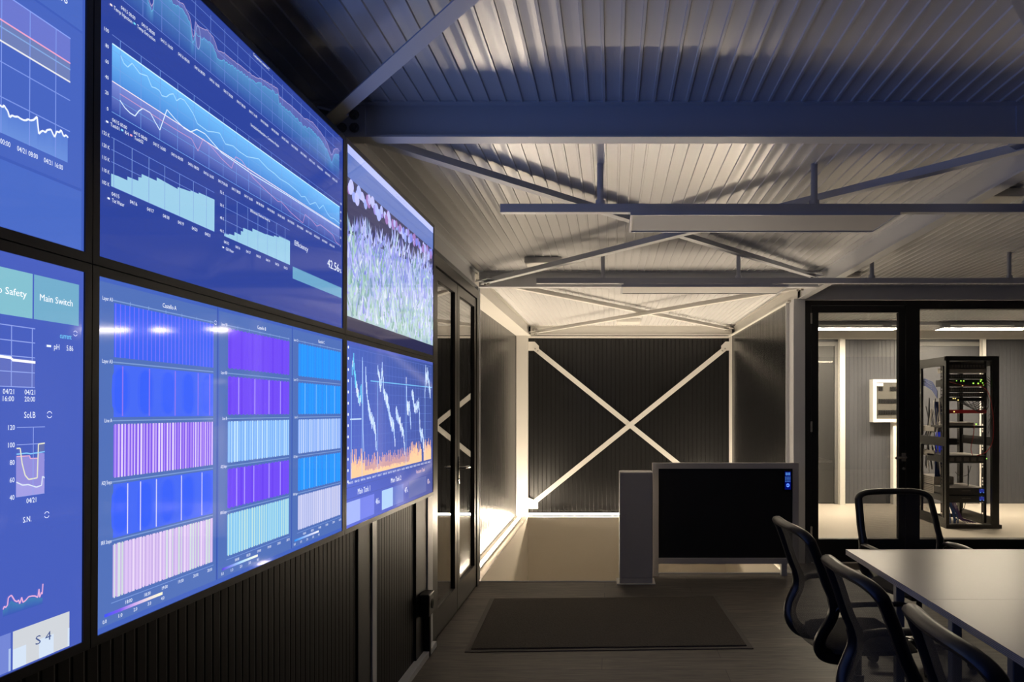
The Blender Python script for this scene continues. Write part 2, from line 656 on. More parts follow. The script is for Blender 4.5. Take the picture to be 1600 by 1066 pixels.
# trims
tr = MB()
tr.box(-1.40, -1.157, 6.36, 10.64, 2.50, 2.515)
tr.box(1.70, 1.80, 7.1, 10.64, 2.50, 2.515)
tr.box(-1.40, 1.74, 10.58, 10.66, 2.475, 2.50)
tr.box(-1.42, -1.18, 6.36, 6.38, 2.50, ZC)
struct(tr.build('trim_1', M['cream']))
tr = MB()
tr.box(XL - 0.02, XL + 0.015, 3.44, 3.50, 0, 2.5)
tr.box(XL - 0.02, XL + 0.02, 4.46, 4.58, 0, 2.46)
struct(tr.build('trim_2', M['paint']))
tr = MB()
tr.box(XL - 0.02, XL + 0.012, 4.22, 4.46, 0, 2.5)
struct(tr.build('trim_3', M['black']))
tr = MB()
tr.box(XL, XL + 0.045, 3.0, 4.58, 0, 0.035)
struct(tr.build('baseboard_left', M['paint']))
tr = MB()
tr.box(-1.13, 0.12, 6.262, 6.278, -0.02, 0.006)
tr.box(0.12, 1.62, 6.572, 6.588, -0.02, 0.006)
struct(tr.build('trim_4', M['rail']))

# ------------------------------------------------------------------ double glass door on the left
dr = sempty('door_1', (XL, 5.4, 0))
fr = MB()
xa, xb = XL - 0.04, XL + 0.02
fr.box(xa, xb, 4.58, 4.66, 0, 2.46)
fr.box(xa, xb, 6.10, 6.20, 0, 2.46)
fr.box(xa, xb, 4.66, 6.10, 2.39, 2.46)
fr.build('door_frame', M['frame'], dr)


def leaf(y0, y1, root):
    lf = MB()
    x0, x1 = XL - 0.03, XL + 0.012
    lf.box(x0, x1, y0, y0 + 0.075, 0.01, 2.38)
    lf.box(x0, x1, y1 - 0.075, y1, 0.01, 2.38)
    lf.box(x0, x1, y0 + 0.075, y1 - 0.075, 2.31, 2.38)
    lf.box(x0, x1, y0 + 0.075, y1 - 0.075, 0.01, 0.19)
    o = lf.build('door_leaf', M['frame'], root)
    g = MB()
    g.box(XL - 0.012, XL - 0.004, y0 + 0.075, y1 - 0.075, 0.19, 2.31)
    g.build('glass_pane', M['doorglass'], o)
    return o


leaf(4.665, 5.345, dr)
l2 = leaf(5.355, 6.095, dr)
h = MB()
h.rbox(XL + 0.012, XL + 0.02, 5.365, 5.40, 0.93, 1.13, 0.003, 2)
h.cyl((XL + 0.012, 5.383, 1.045), (XL + 0.065, 5.383, 1.045), 0.010)
h.tube([(XL + 0.06, 5.383, 1.045), (XL + 0.068, 5.42, 1.045), (XL + 0.068, 5.51, 1.043)], 0.010)
h.cyl((XL + 0.012, 5.383, 0.965), (XL + 0.024, 5.383, 0.965), 0.010)
h.build('door_handle', M['chrome'], l2, smooth=True)

# ------------------------------------------------------------------ server room glazing
XD0, XD1 = 1.846, 2.86
dr = sempty('door_2', (2.3, DP, 0))
fr = MB()
fr.box(XD0, XD0 + 0.055, DP, DP + 0.09, 0, 2.50)
fr.box(XD1 - 0.055, XD1 + 0.05, DP, DP + 0.09, 0, 2.50)
fr.box(XD0 + 0.055, XD1 - 0.055, DP, DP + 0.09, 2.455, 2.50)
fr.build('door_frame', M['black'], dr)
lf = MB()
lf.box(XD0 + 0.06, XD0 + 0.128, DP + 0.012, DP + 0.07, 0.01, 2.45)
lf.box(XD1 - 0.12, XD1 - 0.06, DP + 0.012, DP + 0.07, 0.01, 2.45)
lf.box(XD0 + 0.128, XD1 - 0.12, DP + 0.012, DP + 0.07, 2.388, 2.45)
lf.box(XD0 + 0.128, XD1 - 0.12, DP + 0.012, DP + 0.07, 0.01, 0.228)
lfo = lf.build('door_leaf', M['black'], dr)
g = MB()
g.box(XD0 + 0.128, XD1 - 0.12, DP + 0.035, DP + 0.043, 0.228, 2.388)
g.build('glass_pane', M['glass'], lfo)
h = MB()
h.rbox(2.765, 2.805, DP - 0.002, DP + 0.012, 0.97, 1.05, 0.004, 2)
h.cyl((2.785, DP - 0.05, 1.01), (2.785, DP + 0.0, 1.01), 0.011)
h.tube([(2.785, DP - 0.05, 1.01), (2.755, DP - 0.055, 1.008), (2.68, DP - 0.055, 1.006)], 0.011)
h.cyl((2.785, DP - 0.006, 0.90), (2.785, DP + 0.012, 0.90), 0.012)
h.build('door_handle', M['rackgrey'], lfo, smooth=True)
for z in (0.25, 1.25, 2.28):
    hh = MB()
    hh.cyl((XD0 + 0.057, DP - 0.012, z), (XD0 + 0.057, DP - 0.012, z + 0.10), 0.010)
    hh.build('hinge', M['rackgrey'], dr, smooth=True)
wn = sempty('window_1', (4.7, DP, 0))
fr = MB()
fr.box(XD1 + 0.05, XFAR, DP, DP + 0.09, 0, 0.228)
fr.box(XD1 + 0.05, XFAR, DP, DP + 0.09, 2.42, 2.50)
fr.box(XD1 + 0.05, XD1 + 0.075, DP, DP + 0.09, 0.228, 2.42)
fr.box(XFAR - 0.08, XFAR, DP, DP + 0.09, 0.228, 2.42)
fr.build('window_frame', M['black'], wn)
g = MB()
g.box(XD1 + 0.075, XFAR - 0.08, DP + 0.035, DP + 0.043, 0.228, 2.42)
g.build('glass_pane', M['glass'], wn)

# doors in the back wall of the server room
for nm, x0, x1, mt in (('door_3', 2.62, 3.47, M['doorpanel']), ('door_4', 4.64, 5.70, M['wallgrey'])):
    dr = sempty(nm, ((x0 + x1) / 2, 11.25, 0))
    fr = MB()
    fr.box(x0, x0 + 0.06, 11.22, 11.30, 0, 2.47)
    fr.box(x1 - 0.06, x1, 11.22, 11.30, 0, 2.47)
    fr.box(x0 + 0.06, x1 - 0.06, 11.22, 11.30, 2.41, 2.47)
    fr.build('door_frame', M['doorframe'], dr)
    fr = MB()
    fr.box(x0 + 0.06, x1 - 0.06, 11.25, 11.29, 0.01, 2.41)
    lo = fr.build('door_leaf', mt, dr)
    if nm == 'door_3':
        fr = MB()
        fr.box(x0 + 0.10, x1 - 0.09, 11.235, 11.25, 2.155, 2.18)
        fr.build('closer_rail', M['chrome'], lo)

# ================================================================== STEELWORK
GB = 'steel beams under the roof'


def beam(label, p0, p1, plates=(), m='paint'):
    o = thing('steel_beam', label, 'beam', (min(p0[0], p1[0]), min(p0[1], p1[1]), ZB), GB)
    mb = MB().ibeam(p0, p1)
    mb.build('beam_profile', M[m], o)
    for (x0, x1, y, bolts) in plates:
        pl = MB()
        pl.box(x0, x1, y - 0.009, y, ZB + 0.008, ZC - 0.008)
        po = pl.build('end_plate', M[m], o)
        for bx, bz in bolts:
            b = MB()
            b.cyl((bx, y - 0.011, bz), (bx, y - 0.009, bz), 0.019, 16)
            b.cyl((bx, y - 0.022, bz), (bx, y - 0.011, bz), 0.0145, 6)
            b.cyl((bx, y - 0.028, bz), (bx, y - 0.022, bz), 0.007, 10)
            b.build('bolt', M['bolt'], po, smooth=False)
    return o


zz = ZC
bl = [(-1.022, ZB + 0.043), (-0.975, ZB + 0.043), (-1.022, ZB + 0.092), (-0.975, ZB + 0.092)]
beam('nearest grey steel cross beam spanning the ceiling above the screens', (XL, D1, zz), (1.772, D1, zz),
     [(-1.125, -0.935, D1 - 0.003, bl), (1.54, 1.77, D1 - 0.003, [])])
beam('second steel cross beam at the near edge of the bright stairwell', (XL, D2, zz), (1.772, D2, zz),
     [(-1.13, -1.04, D2 - 0.003, [(-1.10, ZB + 0.05), (-1.055, ZB + 0.05)])])
beam('farthest cream cross beam above the dark back wall of the stairwell', (-1.16, D3 - 0.04, zz), (1.735, D3 - 0.04, zz),
     [(-1.15, -1.06, D3 - 0.043, [(-1.12, ZB + 0.08), (-1.075, ZB + 0.08)]), (1.62, 1.73, D3 - 0.043, [(1.65, ZB + 0.08), (1.69, ZB + 0.08)])], 'cream')
beam('grey steel beam over the glass front of the server room', (1.85, DP + 0.036, zz), (XFAR, DP + 0.036, zz))
beam('long grey beam running into depth left of the server room ceiling', (XR, -3.2, zz), (XR, DP, zz))
beam('long beam along the top of the left wall above the screens', (XL - 0.04, -3.2, zz), (XL - 0.04, D2, zz))
beam('cream beam along the upper left side of the stairwell', (-1.193, D2 + 0.04, zz), (-1.193, D3, zz), (), 'cream')
beam('cream beam along the upper right side of the stairwell', (1.772, DP, zz), (1.772, D3, zz), (), 'cream')
beam('steel beam over the back wall of the server room', (1.85, 11.20, zz), (XFAR, 11.20, zz), (), 'cream')

GP = 'steel posts'


def post(label, x0, x1, y0, y1, z1, m='paint', z0=0):
    mb = MB()
    t = 0.008
    # H section, flanges facing the room
    mb.box(x0, x1, y0, y0 + t, z0, z1)
    mb.box(x0, x1, y1 - t, y1, z0, z1)
    xm = (x0 + x1) / 2
    mb.box(xm - 0.004, xm + 0.004, y0 + t, y1 - t, z0, z1)
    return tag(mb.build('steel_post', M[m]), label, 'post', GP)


mb = MB()
mb.box(XL - 0.03, XL + 0.008, 3.265, 3.44, 0, ZB)
tag(mb.build('steel_post', M['darkpost']), 'smooth dark steel post under the right-hand screens', 'post', GP)
post('slim pale steel post between glass door and stairwell', -1.172, -1.130, 6.262, 6.355, ZB)
mb = MB()
mb.box(-1.355, -1.195, 10.50, 10.62, -0.08, 2.50)
tag(mb.build('steel_post', M['cream']), 'broad cream post in the left back corner of the stairwell', 'post', GP)
post('thin cream post in the right back corner of the stairwell', 1.700, 1.733, 10.55, 10.62, 2.50, 'cream', -0.08)
mb = MB()
mb.box(1.735, 1.844, 7.0, 7.19, 0, ZB)
mb.box(1.705, 1.735, 7.175, 7.19, -0.25, ZB)
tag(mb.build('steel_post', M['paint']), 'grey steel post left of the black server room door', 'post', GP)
post('bright white post left of the breaker cabinet in the server room', 3.45, 3.53, 11.10, 11.2, ZB, 'cream')
post('bright white post behind the server rack', 5.605, 5.655, 11.10, 11.2, ZB, 'cream')

# diagonal braces under the roof
GBR = 'diagonal ceiling braces'


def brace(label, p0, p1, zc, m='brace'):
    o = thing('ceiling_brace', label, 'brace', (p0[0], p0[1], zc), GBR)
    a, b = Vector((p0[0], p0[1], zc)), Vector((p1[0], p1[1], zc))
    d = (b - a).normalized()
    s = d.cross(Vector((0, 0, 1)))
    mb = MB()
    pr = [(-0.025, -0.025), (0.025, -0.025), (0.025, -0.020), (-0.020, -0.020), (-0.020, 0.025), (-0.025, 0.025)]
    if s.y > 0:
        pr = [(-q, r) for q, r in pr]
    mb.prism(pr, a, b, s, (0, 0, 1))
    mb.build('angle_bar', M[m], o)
    for p, sg in ((a, 1), (b, -1)):
        g = MB()
        q = p + d * (0.09 * sg)
        g.bar(p - d * (0.02 * sg), p + d * (0.16 * sg), 0.11, 0.008)
        go = g.build('gusset', M[m], o)
        for k in (0.05, 0.10):
            bb = MB()
            c = p + d * (k * sg)
            bb.cyl((c.x, c.y, zc - 0.026), (c.x, c.y, zc - 0.040), 0.012, 6)
            bb.build('bolt', M['bolt'], go)
    return o


zA, zBr = EYE + 1.098, EYE + 1.048
brace('nearest ceiling brace, running up to the right from the screens', (-1.09, 2.74), (1.74, -0.70), zBr)
brace('ceiling brace in the top right corner of the room', (1.74, 2.74), (-1.09, -0.70), zA)
brace('dark ceiling brace from the top of the screens to the right post', (-1.09, 2.87), (1.74, 6.22), zA)
brace('bluish ceiling brace crossing behind the near hanging lamp', (1.74, 2.87), (-1.09, 6.22), zBr)
brace('cream stairwell brace running from near left to far right', (-1.12, 6.40), (1.70, 10.50), zA, 'cream')
brace('cream stairwell brace running from far left to near right', (-1.12, 10.50), (1.70, 6.40), zBr, 'cream')

# X of flat bars on the back wall
GX = 'flat bars crossed on the stairwell back wall'


def flatbar(label, a, b, y):
    o = thing('wall_brace', label, 'brace', (a[0], y, min(a[1], b[1])), GX)
    mb = MB()
    A, B = Vector((a[0], y, a[1])), Vector((b[0], y, b[1]))
    mb.bar(A, B, 0.012, 0.068, up=(0, 0, 1))
    mb.build('flat_bar', M['cream'], o)
    d = (B - A).normalized()
    for P, sg in ((A, 1), (B, -1)):
        g = MB()
        sx = 1 if P.x < 0 else -1
        if P.z > 1:
            g.prism([(0, 0), (0.11, 0), (0.17, -0.06), (0.17, -0.13), (0, -0.13)], (P.x - sx * 0.09, y - 0.004, P.z + 0.08), (P.x - sx * 0.09, y + 0.008, P.z + 0.08), (sx, 0, 0), (0, 0, 1))
        else:
            g.prism([(0, 0), (0.16, 0), (0.16, 0.10), (0, 0.17)], (P.x - sx * 0.09, y - 0.004, P.z - 0.08), (P.x - sx * 0.09, y + 0.008, P.z - 0.08), (sx, 0, 0), (0, 0, 1))
        go = g.build('gusset', M['cream'], o)
        for k in (0.035, 0.085):
            c = P + d * (k * sg)
            bb = MB()
            bb.cyl((c.x, y - 0.006, c.z), (c.x, y - 0.020, c.z), 0.012, 6)
            bb.build('bolt', M['bolt'], go)
    return o


flatbar('crossed flat bar falling from upper left to lower right', (-1.12, 2.34), (1.66, 0.10), 10.585)
flatbar('crossed flat bar rising from lower left to upper right', (-1.12, 0.10), (1.66, 2.34), 10.565)

# ================================================================== LIGHTS OF THE PLACE
GL = 'light strips around the stairwell'


def strip(label, p0, p1, nrm, m='strip', wd=0.034):
    """flat glowing strip set into an aluminium channel; nrm is the way it faces"""
    p0, p1, nrm = Vector(p0), Vector(p1), Vector(nrm).normalized()
    o = thing('led_strip', label, 'light strip', tuple((p0 + p1) / 2), GL)
    sd = (p1 - p0).normalized().cross(nrm).normalized()
    a = MB()
    hw_ = wd / 2
    a.prism([(-hw_ - 0.004, -0.014), (hw_ + 0.004, -0.014), (hw_ + 0.004, 0.0), (hw_, 0.0), (hw_, -0.010), (-hw_, -0.010), (-hw_, 0.0), (-hw_ - 0.004, 0.0)], p0, p1, sd, nrm)
    a.build('channel', M['rail'], o)
    b = MB()
    b.prism([(-hw_, -0.008), (hw_, -0.008), (hw_, 0.0030), (-hw_, 0.0030)], p0, p1, sd, nrm)
    b.build('diffuser', M[m], o)
    return o


strip('glowing light strip along the left ledge of the stairwell', (-1.290, 6.38, -0.066), (-1.290, 10.46, -0.066), (0, 0, 1), 'strip2')
strip('glowing light strip along the back ledge under the crossed bars', (-1.18, 10.52, -0.052), (1.62, 10.52, -0.052), (0, -0.62, 0.78), 'strip', 0.027)
strip('light strip on the right stairwell ledge behind the black panel', (1.69, 7.02, -0.066), (1.69, 10.46, -0.066), (0, 0, 1), 'strip2')


def rail_and_lamp(d, x0, x1, rods, lx0, lx1, rail_label, lamp_label, lit=False, drop=0.194):
    o = thing('mounting_rail', rail_label, 'rail', (x0, d, ZC - 0.25), 'ceiling rails')
    z1 = ZC - drop
    mb = MB()
    mb.box(x0, x1, d - 0.02, d + 0.02, z1 - 0.040, z1)
    mb.build('rail_profile', M['rail'], o)
    for r in rods:
        q = MB()
        if lit:
            q.box(r - 0.03, r + 0.03, d - 0.03, d + 0.03, z1 - 0.004, ZC + 0.01)
            q.build('ceiling_clip', M['rackgrey'], o)
            continue
        q.cyl((r, d, z1 - 0.005), (r, d, ZC + 0.01), 0.016, 10)
        q.cyl((r, d, z1), (r, d, z1 + 0.02), 0.024, 10)
        q.build('hanger_rod', M['rail'], o, smooth=True)
    for i, (a, b) in enumerate(zip(lx0, lx1)):
        L = thing('led_panel_lamp', lamp_label[i], 'lamp', ((a + b) / 2, d + 0.0, EYE + 0.86), 'panel lamps under the ceiling rails')
        zb = EYE + 0.868 if not lit else EYE + 1.052
        y0, y1 = d - 0.165, d + 0.175
        f = MB()
        f.box(a, b, y0, y0 + 0.012, zb - 0.004, zb + 0.016)
        f.box(a, b, y1 - 0.012, y1, zb - 0.004, zb + 0.016)
        f.box(a, a + 0.012, y0 + 0.012, y1 - 0.012, zb - 0.004, zb + 0.016)
        f.box(b - 0.012, b, y0 + 0.012, y1 - 0.012, zb - 0.004, zb + 0.016)
        f.box(a + 0.012, b - 0.012, y0 + 0.012, y1 - 0.012, zb + 0.008, zb + 0.016)
        f.build('lamp_frame', M['rail'], L)
        f = MB()
        f.box(a + 0.012, b - 0.012, y0 + 0.012, y1 - 0.012, zb, zb + 0.006)
        f.build('diffuser', M['lamp'] if lit else M['diff'], L)
        for c in (a + 0.03, b - 0.20):
            f = MB()
            f.box(c, c + 0.11, d - 0.022, d + 0.022, zb + 0.016, z1 - 0.040)
            f.box(c - 0.012, c, d - 0.03, d + 0.03, z1 - 0.058, z1 - 0.035)
            f.build('clamp', M['rail'], L)


rail_and_lamp(3.50, -0.525, 4.4, [-0.052, 0.965, 1.98, 3.0], [0.088], [1.31],
              'near grey rail hung on rods across the ceiling', ['near unlit panel lamp hanging under the front rail'])
rail_and_lamp(5.52, -0.56, 5.0, [-0.062, 0.955, 1.955, 2.985, 4.0], [0.075], [1.29],
              'far grey rail hung on rods before the stairwell', ['far unlit panel lamp hanging before the stairwell'])
rail_and_lamp(10.07, 1.9, 6.4, [2.45, 3.49, 4.51, 5.53], [2.70, 4.49], [3.92, 5.71],
              'rail under the server room ceiling carrying lit lamps',
              ['lit panel lamp seen through the server room door', 'lit panel lamp above the server rack'], True, 0.004)


def emergency(label, x0, x1, y0, y1, led=False):
    o = thing('emergency_light', label, 'light', ((x0 + x1) / 2, (y0 + y1) / 2, ZC - 0.055), 'small boxes fixed to the ceiling')
    mb = MB()
    mb.rbox(x0, x1, y0, y1, ZC - 0.05, ZC - 0.002, 0.008, 2)
    mb.build('housing', M['white'], o)
    if led:
        q = MB()
        q.cyl((x0 + 0.17, y0 + 0.02, ZC - 0.052), (x0 + 0.17, y0 + 0.02, ZC - 0.049), 0.007, 8)
        q.build('indicator', M['led_green'], o)


emergency('pale emergency light with green indicator near the stairwell edge', -0.67, -0.38, 5.66, 5.84, True)
emergency('pale flat box on the bright stairwell ceiling', 0.07, 0.39, 9.66, 10.0)
emergency('small box on the right ceiling beside the long beam', 1.99, 2.17, 3.86, 4.02)
emergency('small box on the ceiling just before the server room front', 2.0, 2.14, 6.30, 6.42)

# ================================================================== DISPLAYS
S0 = 0.953            # distance of the display wall from the camera axis
E1 = Vector((0.013, 1.0, -0.0078)).normalized()
E3 = Vector((1.0, -0.013, 0.0))
E3 = (E3 - E1 * E3.dot(E1)).normalized()
E2 = E3.cross(E1).normalized()
if E2.z < 0:
    E2 = -E2
OO = Vector((-S0, 0, EYE))


def wp(s, t, n=0.0):
    return OO + E1 * s + E2 * t + E3 * n


def ST(x, y):
    """photo pixel -> metres (s along, t up) on the display wall"""
    s = S0 * F / (970.0 - x)
    return s, (643.0 - y) * s / F


_fonts = {}


def glyphs(body):
    if body in _fonts:
        return _fonts[body]
    c = bpy.data.curves.new('t', 'FONT')
    c.body = body
    c.size = 1.0
    c.resolution_u = 2
    o = bpy.data.objects.new('t', c)
    COL.objects.link(o)
    dg = bpy.context.evaluated_depsgraph_get()
    me = bpy.data.meshes.new_from_object(o.evaluated_get(dg))
    vs = [(p.co.x, p.co.y) for p in me.vertices]
    fs = [tuple(p.vertices) for p in me.polygons]
    bpy.data.objects.remove(o)
    bpy.data.curves.remove(c)
    bpy.data.meshes.remove(me)
    x0 = min(p[0] for p in vs); x1 = max(p[0] for p in vs)
    cap = 0.73
    vs = [((p[0] - x0) / (x1 - x0), p[1] / cap) for p in vs]
    _fonts[body] = (vs, fs, (x1 - x0) / cap)
    return _fonts[body]


class Screen:
    """shapes drawn on one display, in metres on the display wall"""

    def __init__(self, s0, s1, t0, t1):
        self.b = (s0, s1, t0, t1)
        self.mb = MB()
        self.k = 0

    def cl(self, p):
        return (min(max(p[0], self.b[0]), self.b[1]), min(max(p[1], self.b[2]), self.b[3]))

    def poly(self, pts, col, layer=1):
        pts = [self.cl(p) for p in pts]
        # front faces look into the room
        ar = sum(pts[i][0] * pts[(i + 1) % len(pts)][1] - pts[(i + 1) % len(pts)][0] * pts[i][1] for i in range(len(pts)))
        if abs(ar) < 1e-9:
            return
        cols = [lin(c) for c in col] if isinstance(col[0], (tuple, list)) else lin(col)
        if ar < 0:
            pts = pts[::-1]
            if isinstance(cols, list):
                cols = cols[::-1]
        self.mb.poly([wp(a, b, 0.00025 * layer) for a, b in pts], 0, cols)

    def rect(self, s0, s1, t0, t1, col, layer=1):
        self.poly([(s0, t0), (s1, t0), (s1, t1), (s0, t1)], col, layer)

    def line(self, pts, wd, col, layer=3):
        for a, b in zip(pts[:-1], pts[1:]):
            dx, dy = b[0] - a[0], b[1] - a[1]
            L = math.hypot(dx, dy)
            if L < 1e-7:
                continue
            nx, ny = -dy / L * wd / 2, dx / L * wd / 2
            self.poly([(a[0] - nx, a[1] - ny), (b[0] - nx, b[1] - ny), (b[0] + nx, b[1] + ny), (a[0] + nx, a[1] + ny)], col, layer)

    def area(self, top, t0, ctop, cbot, layer=2):
        for a, b in zip(top[:-1], top[1:]):
            if b[0] - a[0] < 1e-6:
                continue
            self.poly([(a[0], t0), (b[0], t0), (b[0], b[1]), (a[0], a[1])], [cbot, cbot, ctop, ctop], layer)

    def text(self, body, s, t, cap, col=(240, 245, 255), width=None, align='l', layer=5, sx=0.92):
        vs, fs, asp = glyphs(body)
        wdt = width if width else asp * cap * sx
        x0 = s if align == 'l' else (s - wdt / 2 if align == 'c' else s - wdt)
        c = lin(col)
        P = [wp(x0 + a * wdt, t + b * cap, 0.00025 * layer) for a, b in vs]
        i = len(self.mb.v)
        self.mb.v.extend([tuple(p) for p in P])
        for f in fs:
            self.mb.f.append(tuple(i + k for k in f))
            self.mb.mi.append(0)
            self.mb.col.append(c)

    def disc(self, s, t, r, col, layer=3, n=20, inner=0.0, arc=(0, 1)):
        a0, a1 = arc[0] * 2 * math.pi, arc[1] * 2 * math.pi
        for k in range(n):
            c0, c1 = a0 + (a1 - a0) * k / n, a0 + (a1 - a0) * (k + 1) / n
            p = [(s + r * math.cos(c0), t + r * math.sin(c0)), (s + r * math.cos(c1), t + r * math.sin(c1))]
            if inner:
                p += [(s + inner * math.cos(c1), t + inner * math.sin(c1)), (s + inner * math.cos(c0), t + inner * math.sin(c0))]
            else:
                p += [(s, t)]
            self.poly(p, col, layer)

    def refresh(self, s, t, r=0.0045, col=(225, 232, 255)):
        self.disc(s, t, r, col, 5, 8, r * 0.80, (0.05, 0.44))
        self.disc(s, t, r, col, 5, 8, r * 0.80, (0.55, 0.94))


SB = [0.109, 1.322, 2.535, 3.748]
TT = [0.951, 0.265, -0.426]
BZ = 0.017
GD = 'displays of the video wall'


def display(ci, ri, label, draw, bg):
    s0, s1 = SB[ci] + 0.001, SB[ci + 1] - 0.001
    t1, t0 = TT[ri] - 0.001, TT[ri + 1] + 0.001
    root = thing('wall_display', label, 'display', tuple(wp((s0 + s1) / 2, t0, -0.02)), GD)
    fr = MB()

    def ob(a0, a1, b0, b1, n0, n1):
        v = [wp(a, b, n) for n in (n0, n1) for (a, b) in ((a0, b0), (a1, b0), (a1, b1), (a0, b1))]
        fr.faces(v, [(0, 1, 2, 3), (7, 6, 5, 4), (0, 4, 5, 1), (1, 5, 6, 2), (2, 6, 7, 3), (3, 7, 4, 0)])
    ob(s0, s0 + BZ, t0, t1, -0.012, 0.003)
    ob(s1 - BZ, s1, t0, t1, -0.012, 0.003)
    ob(s0 + BZ, s1 - BZ, t0, t0 + BZ, -0.012, 0.003)
    ob(s0 + BZ, s1 - BZ, t1 - BZ, t1, -0.012, 0.003)
    fr.build('bezel', M['bezel'], root)
    fr = MB()
    ob(s0 + 0.01, s1 - 0.01, t0 + 0.01, t1 - 0.01, -0.055, -0.012)
    fr.build('back_cover', M['black'], root)
    fr = MB()
    for q in (0.3, 0.7):
        fr = MB()
        ob(s0 + (s1 - s0) * q - 0.03, s0 + (s1 - s0) * q + 0.03, t0 + 0.15, t1 - 0.15, -0.15, -0.055)
        fr.build('wall_mount', M['black'], root)
    sc = Screen(s0 + BZ, s1 - BZ, t0 + BZ, t1 - BZ)
    sc.rect(*sc.b, bg, 0)
    draw(sc)
    o = sc.mb.build('screen', M['screen'], root, colors=True)
    o['label'] = 'lit screen'
    return root


WHT = (235, 242, 255)


def hours(n):
    out, h, d = [], 0, 15
    for k in range(n):
        out.append('04/%02d %02d:00' % (d, h))
        h += 8
        if h == 24:
            h, d = 0, d + 1
    return out


def interp(pts, s):
    for a, b in zip(pts[:-1], pts[1:]):
        if a[0] <= s <= b[0]:
            return a[1] + (b[1] - a[1]) * (s - a[0]) / max(1e-6, b[0] - a[0])
    return pts[-1][1] if s > pts[-1][0] else pts[0][1]


